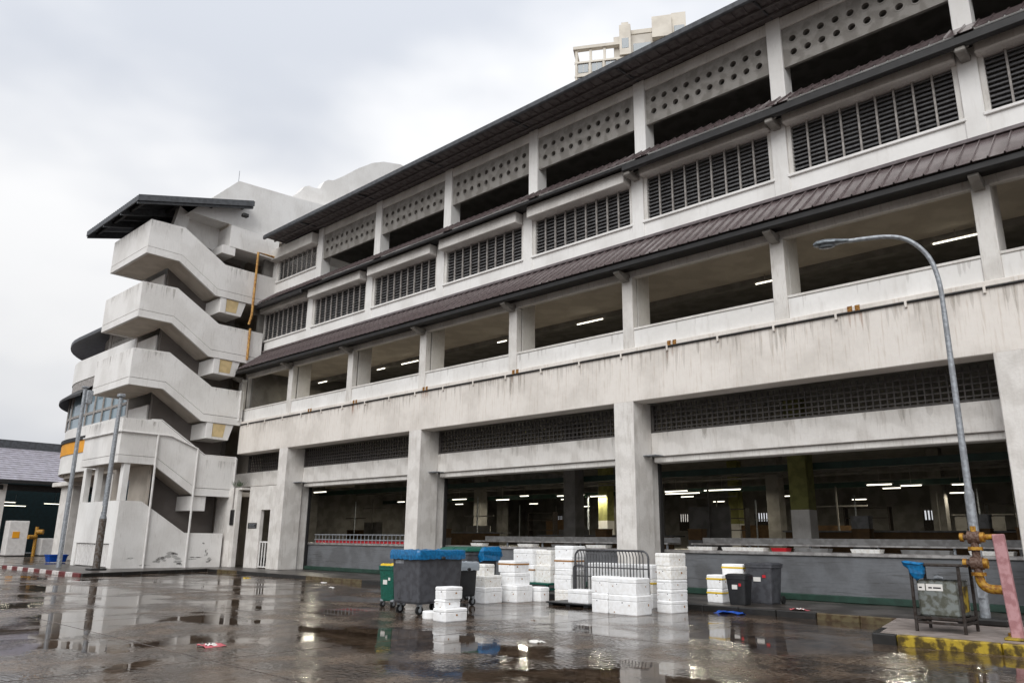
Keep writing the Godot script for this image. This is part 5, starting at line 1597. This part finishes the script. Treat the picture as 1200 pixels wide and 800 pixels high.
	tube(can, "body", M.galv, [can.position + Vector3(-0.07, 0.05, 0), can.position + Vector3(0.0, 0.06, 0.01), can.position + Vector3(0.08, 0.04, 0.0)], [0.04, 0.05, 0.035], 8)

	# ---- hydrant valves and leaning marker post ----
	var hyd := thing("hydrant", "yellow fire hydrant with stacked rusty valves beside the lamp pole", "hydrant", Vector3(-3.24, 0.172, -16.5))
	var H := hyd.position
	tube(hyd, "riser", M.hydrant_iron, [H, H + Vector3(0, 0.72, 0)], 0.08, 10)
	tube(hyd, "flange", M.hydrant, [H, H + Vector3(0, 0.05, 0)], 0.14, 12)
	H += Vector3(-0.47, 0, 0.0)
	tube(hyd, "stack", M.hydrant_iron, [H + Vector3(0, 0.95, 0), H + Vector3(0, 1.78, 0)], 0.07, 10)
	for y in [1.0, 1.45]:
		tube(hyd, "flange", M.hydrant, [H + Vector3(0, y, 0), H + Vector3(0, y + 0.06, 0)], 0.125, 12)
	for y in [1.22, 1.68]:
		tube(hyd, "valve_body", M.hydrant_iron, [H + Vector3(-0.1, y, 0), H + Vector3(0.1, y, 0)], 0.115, 12)
		tube(hyd, "spindle", M.hydrant_iron, [H + Vector3(-0.17, y, 0), H + Vector3(-0.1, y, 0)], 0.05, 10)
		tube(hyd, "outlet_cap", M.hydrant, [H + Vector3(-0.23, y, 0), H + Vector3(-0.17, y, 0)], 0.08, 12)
		tube(hyd, "outlet_cap", M.hydrant, [H + Vector3(0.1, y, 0), H + Vector3(0.17, y, 0)], 0.09, 12)
		tube(hyd, "stem", M.hydrant, [H + Vector3(0, y + 0.1, 0), H + Vector3(0, y + 0.2, 0)], 0.05, 8)
	tube(hyd, "elbow", M.hydrant, bend([H + Vector3(0, 1.0, 0), H + Vector3(0.03, 0.86, 0), H + Vector3(0.14, 0.78, 0), H + Vector3(0.38, 0.76, 0), H + Vector3(0.47, 0.66, 0.0)], 6), 0.08, 12)
	tube(hyd, "branch", M.hydrant, bend([H + Vector3(0.14, 1.68, 0), H + Vector3(0.38, 1.69, 0.03), H + Vector3(0.48, 1.6, 0.05)], 6), 0.05, 10)
	H = hyd.position
	var post := thing("marker_post", "faded pink square marker post leaning in front of the hydrant", "post", Vector3(-3.1, 0.172, -15.78))
	box(post, "footing", M.kerb_yellow, post.position + Vector3(-0.17, 0, -0.17), post.position + Vector3(0.2, 0.05, 0.17), 0.015)
	part(post, "shaft", cbox(Vector3(0.18, 1.72, 0.14), 0.015), M.pink, Vector3(-0.03, 0.87, 0)).rotation.z = 0.05

	# ---- grey poles by the stair tower ----
	var p1 := thing("steel_pole", "tall grey pole at the left corner before the rounded wing", "pole", Vector3(-43.0, WALK, -13.4))
	tube(p1, "shaft", M.galv, [p1.position, p1.position + Vector3(-0.1, 9.0, 0)], [0.12, 0.09], 12)
	part(p1, "junction_box", cbox(Vector3(0.35, 0.7, 0.3), 0.03), M.galv, Vector3(-0.02, 8.5, -0.2))
	part(p1, "collar", cbox(Vector3(0.3, 0.1, 0.3), 0.03), M.galv, Vector3(-0.1, 9.0, 0))
	var p2 := thing("steel_pole", "grey pole with a thick dented base before the stair tower's shutter", "pole", Vector3(-38.9, WALK, -13.7))
	tube(p2, "base", M.galv_dirty, [p2.position, p2.position + Vector3(0, 2.3, 0)], 0.16, 12)
	tube(p2, "shaft", M.galv, [p2.position + Vector3(0, 2.3, 0), p2.position + Vector3(0, 2.45, 0), p2.position + Vector3(0.1, 8.1, 0)], [0.16, 0.12, 0.09], 12)
	part(p2, "sticker", cbox(Vector3(0.18, 0.28, 0.01), 0.0), M.paper, Vector3(0.0, 2.75, 0.125))
	part(p2, "collar", cbox(Vector3(0.34, 0.16, 0.3), 0.03), M.galv, Vector3(0.1, 8.1, 0))
	part(p2, "plinth", cbox(Vector3(0.7, 0.08, 0.7), 0.02), M.kerb_black, Vector3(0, 0.04, 0))

	# ---- litter ----
	for q in [["red and white wrapper lying on the wet road at left", Vector3(-12.45, 0.002, -6.3), 0.34, 0.4, M.pink_foil], ["crumpled red packet lying on the pavement below the dock", Vector3(-8.2, WALK + 0.002, -19.0), 0.45, 0.3, M.pink_foil]]:
		var w := thing("wrapper", q[0], "litter", q[1])
		crumple(w, "foil", q[4], q[2], q[3], 0.035, 5)
		var w2 := crumple(w, "white_part", M.paper, q[2] * 0.45, q[3] * 0.5, 0.04, 8)
		w2.position = Vector3(0.04, 0.012, 0.03)
	var bp := thing("plastic_sheet", "flattened blue plastic sheet lying against the kerb", "litter", Vector3(-9.7, 0.002, -18.35))
	crumple(bp, "sheet", M.blue_plastic, 0.75, 0.3, 0.07, 11)
	var lt := [["white scrap lying near the end column", Vector3(-26.8, 0.002, -17.9)], ["pale crumb of litter by the kerb near the green bin", Vector3(-24.0, 0.002, -16.4)], ["pale scrap in the puddle before the foam boxes", Vector3(-9.3, 0.002, -10.6)], ["small yellow scrap below the gate", Vector3(-31.5, 0.002, -17.2)]]
	for i in lt.size():
		var w3 := thing("paper_scrap", lt[i][0], "litter", lt[i][1])
		crumple(w3, "scrap", M.tape if i == 3 else M.paper, 0.3, 0.18, 0.03, 20 + i)


func crumple(parent: Node, called: String, m: Material, w: float, d: float, h: float, sd: int) -> MeshInstance3D:
	var r := RandomNumberGenerator.new()
	r.seed = sd
	var n := 6
	var g := []
	for i in n + 1:
		var row := []
		for j in n + 1:
			var e := i == 0 or j == 0 or i == n or j == n
			row.append(Vector3((float(i) / n - 0.5) * w + r.randf_range(-0.05, 0.05) * w, 0.0 if e and r.randf() < 0.6 else r.randf() * h, (float(j) / n - 0.5) * d + r.randf_range(-0.08, 0.08) * d))
		g.append(row)
	var st := begin()
	for i in n:
		for j in n:
			quad(st, g[i][j], g[i + 1][j], g[i + 1][j + 1], g[i][j + 1], Vector3.UP)
	return part(parent, called, st.commit(), m)


func wheelie(called: String, label: String, at: Vector3, w: float, d: float, h: float, m: Material, turn: float, edge: Material, wheels: bool) -> void:
	var t := thing(called, label, "bin", at)
	var y0 := 0.16 if wheels and called == "wheelie_bin" else 0.0
	loft(t, "body", m, [rr(w * 0.74, d * 0.74, 0.05, y0), rr(w * 0.77, d * 0.77, 0.05, y0 + 0.03), rr(w * 0.94, d * 0.94, 0.05, h - 0.09), rr(w, d, 0.05, h - 0.08), rr(w, d, 0.05, h - 0.02), rr(w * 0.93, d * 0.93, 0.05, h - 0.02), rr(w * 0.72, d * 0.72, 0.04, y0 + 0.15)])
	loft(t, "lid", m, [rr(w * 1.02, d * 1.02, 0.05, h - 0.018), rr(w * 1.03, d * 1.03, 0.06, h + 0.015), rr(w * 0.86, d * 0.86, 0.08, h + 0.05)])
	part(t, "handle", cbox(Vector3(w * 0.7, 0.035, 0.05), 0.01), m, Vector3(0, h - 0.05, -d * 0.53))
	if edge:
		liner(t, edge, w * 0.86, d * 0.86, h + 0.03, 0.02, 12, 0.05)
	if wheels:
		if called == "wheelie_bin":
			for sx in [-1, 1]:
				for sz in [-1, 1]:
					wheel(t, sx * w * 0.32, sz * d * 0.3, 0.075)
		else:
			for s in [-1, 1]:
				tube(t, "wheel", M.rubber, [t.position + Vector3(s * w * 0.42, 0.1, -d * 0.42), t.position + Vector3(s * w * 0.48, 0.1, -d * 0.42)], 0.1, 14)
	part(t, "notice", cbox(Vector3(w * 0.26, 0.11, 0.006), 0.0), M.paper, Vector3(-w * 0.06, h * 0.62, d * 0.452))
	part(t, "notice", cbox(Vector3(w * 0.12, 0.07, 0.006), 0.0), M.red_paper if called != "wheelie_bin" else M.paper, Vector3(w * 0.2, h * 0.7, d * 0.462))
	t.rotation.y = turn
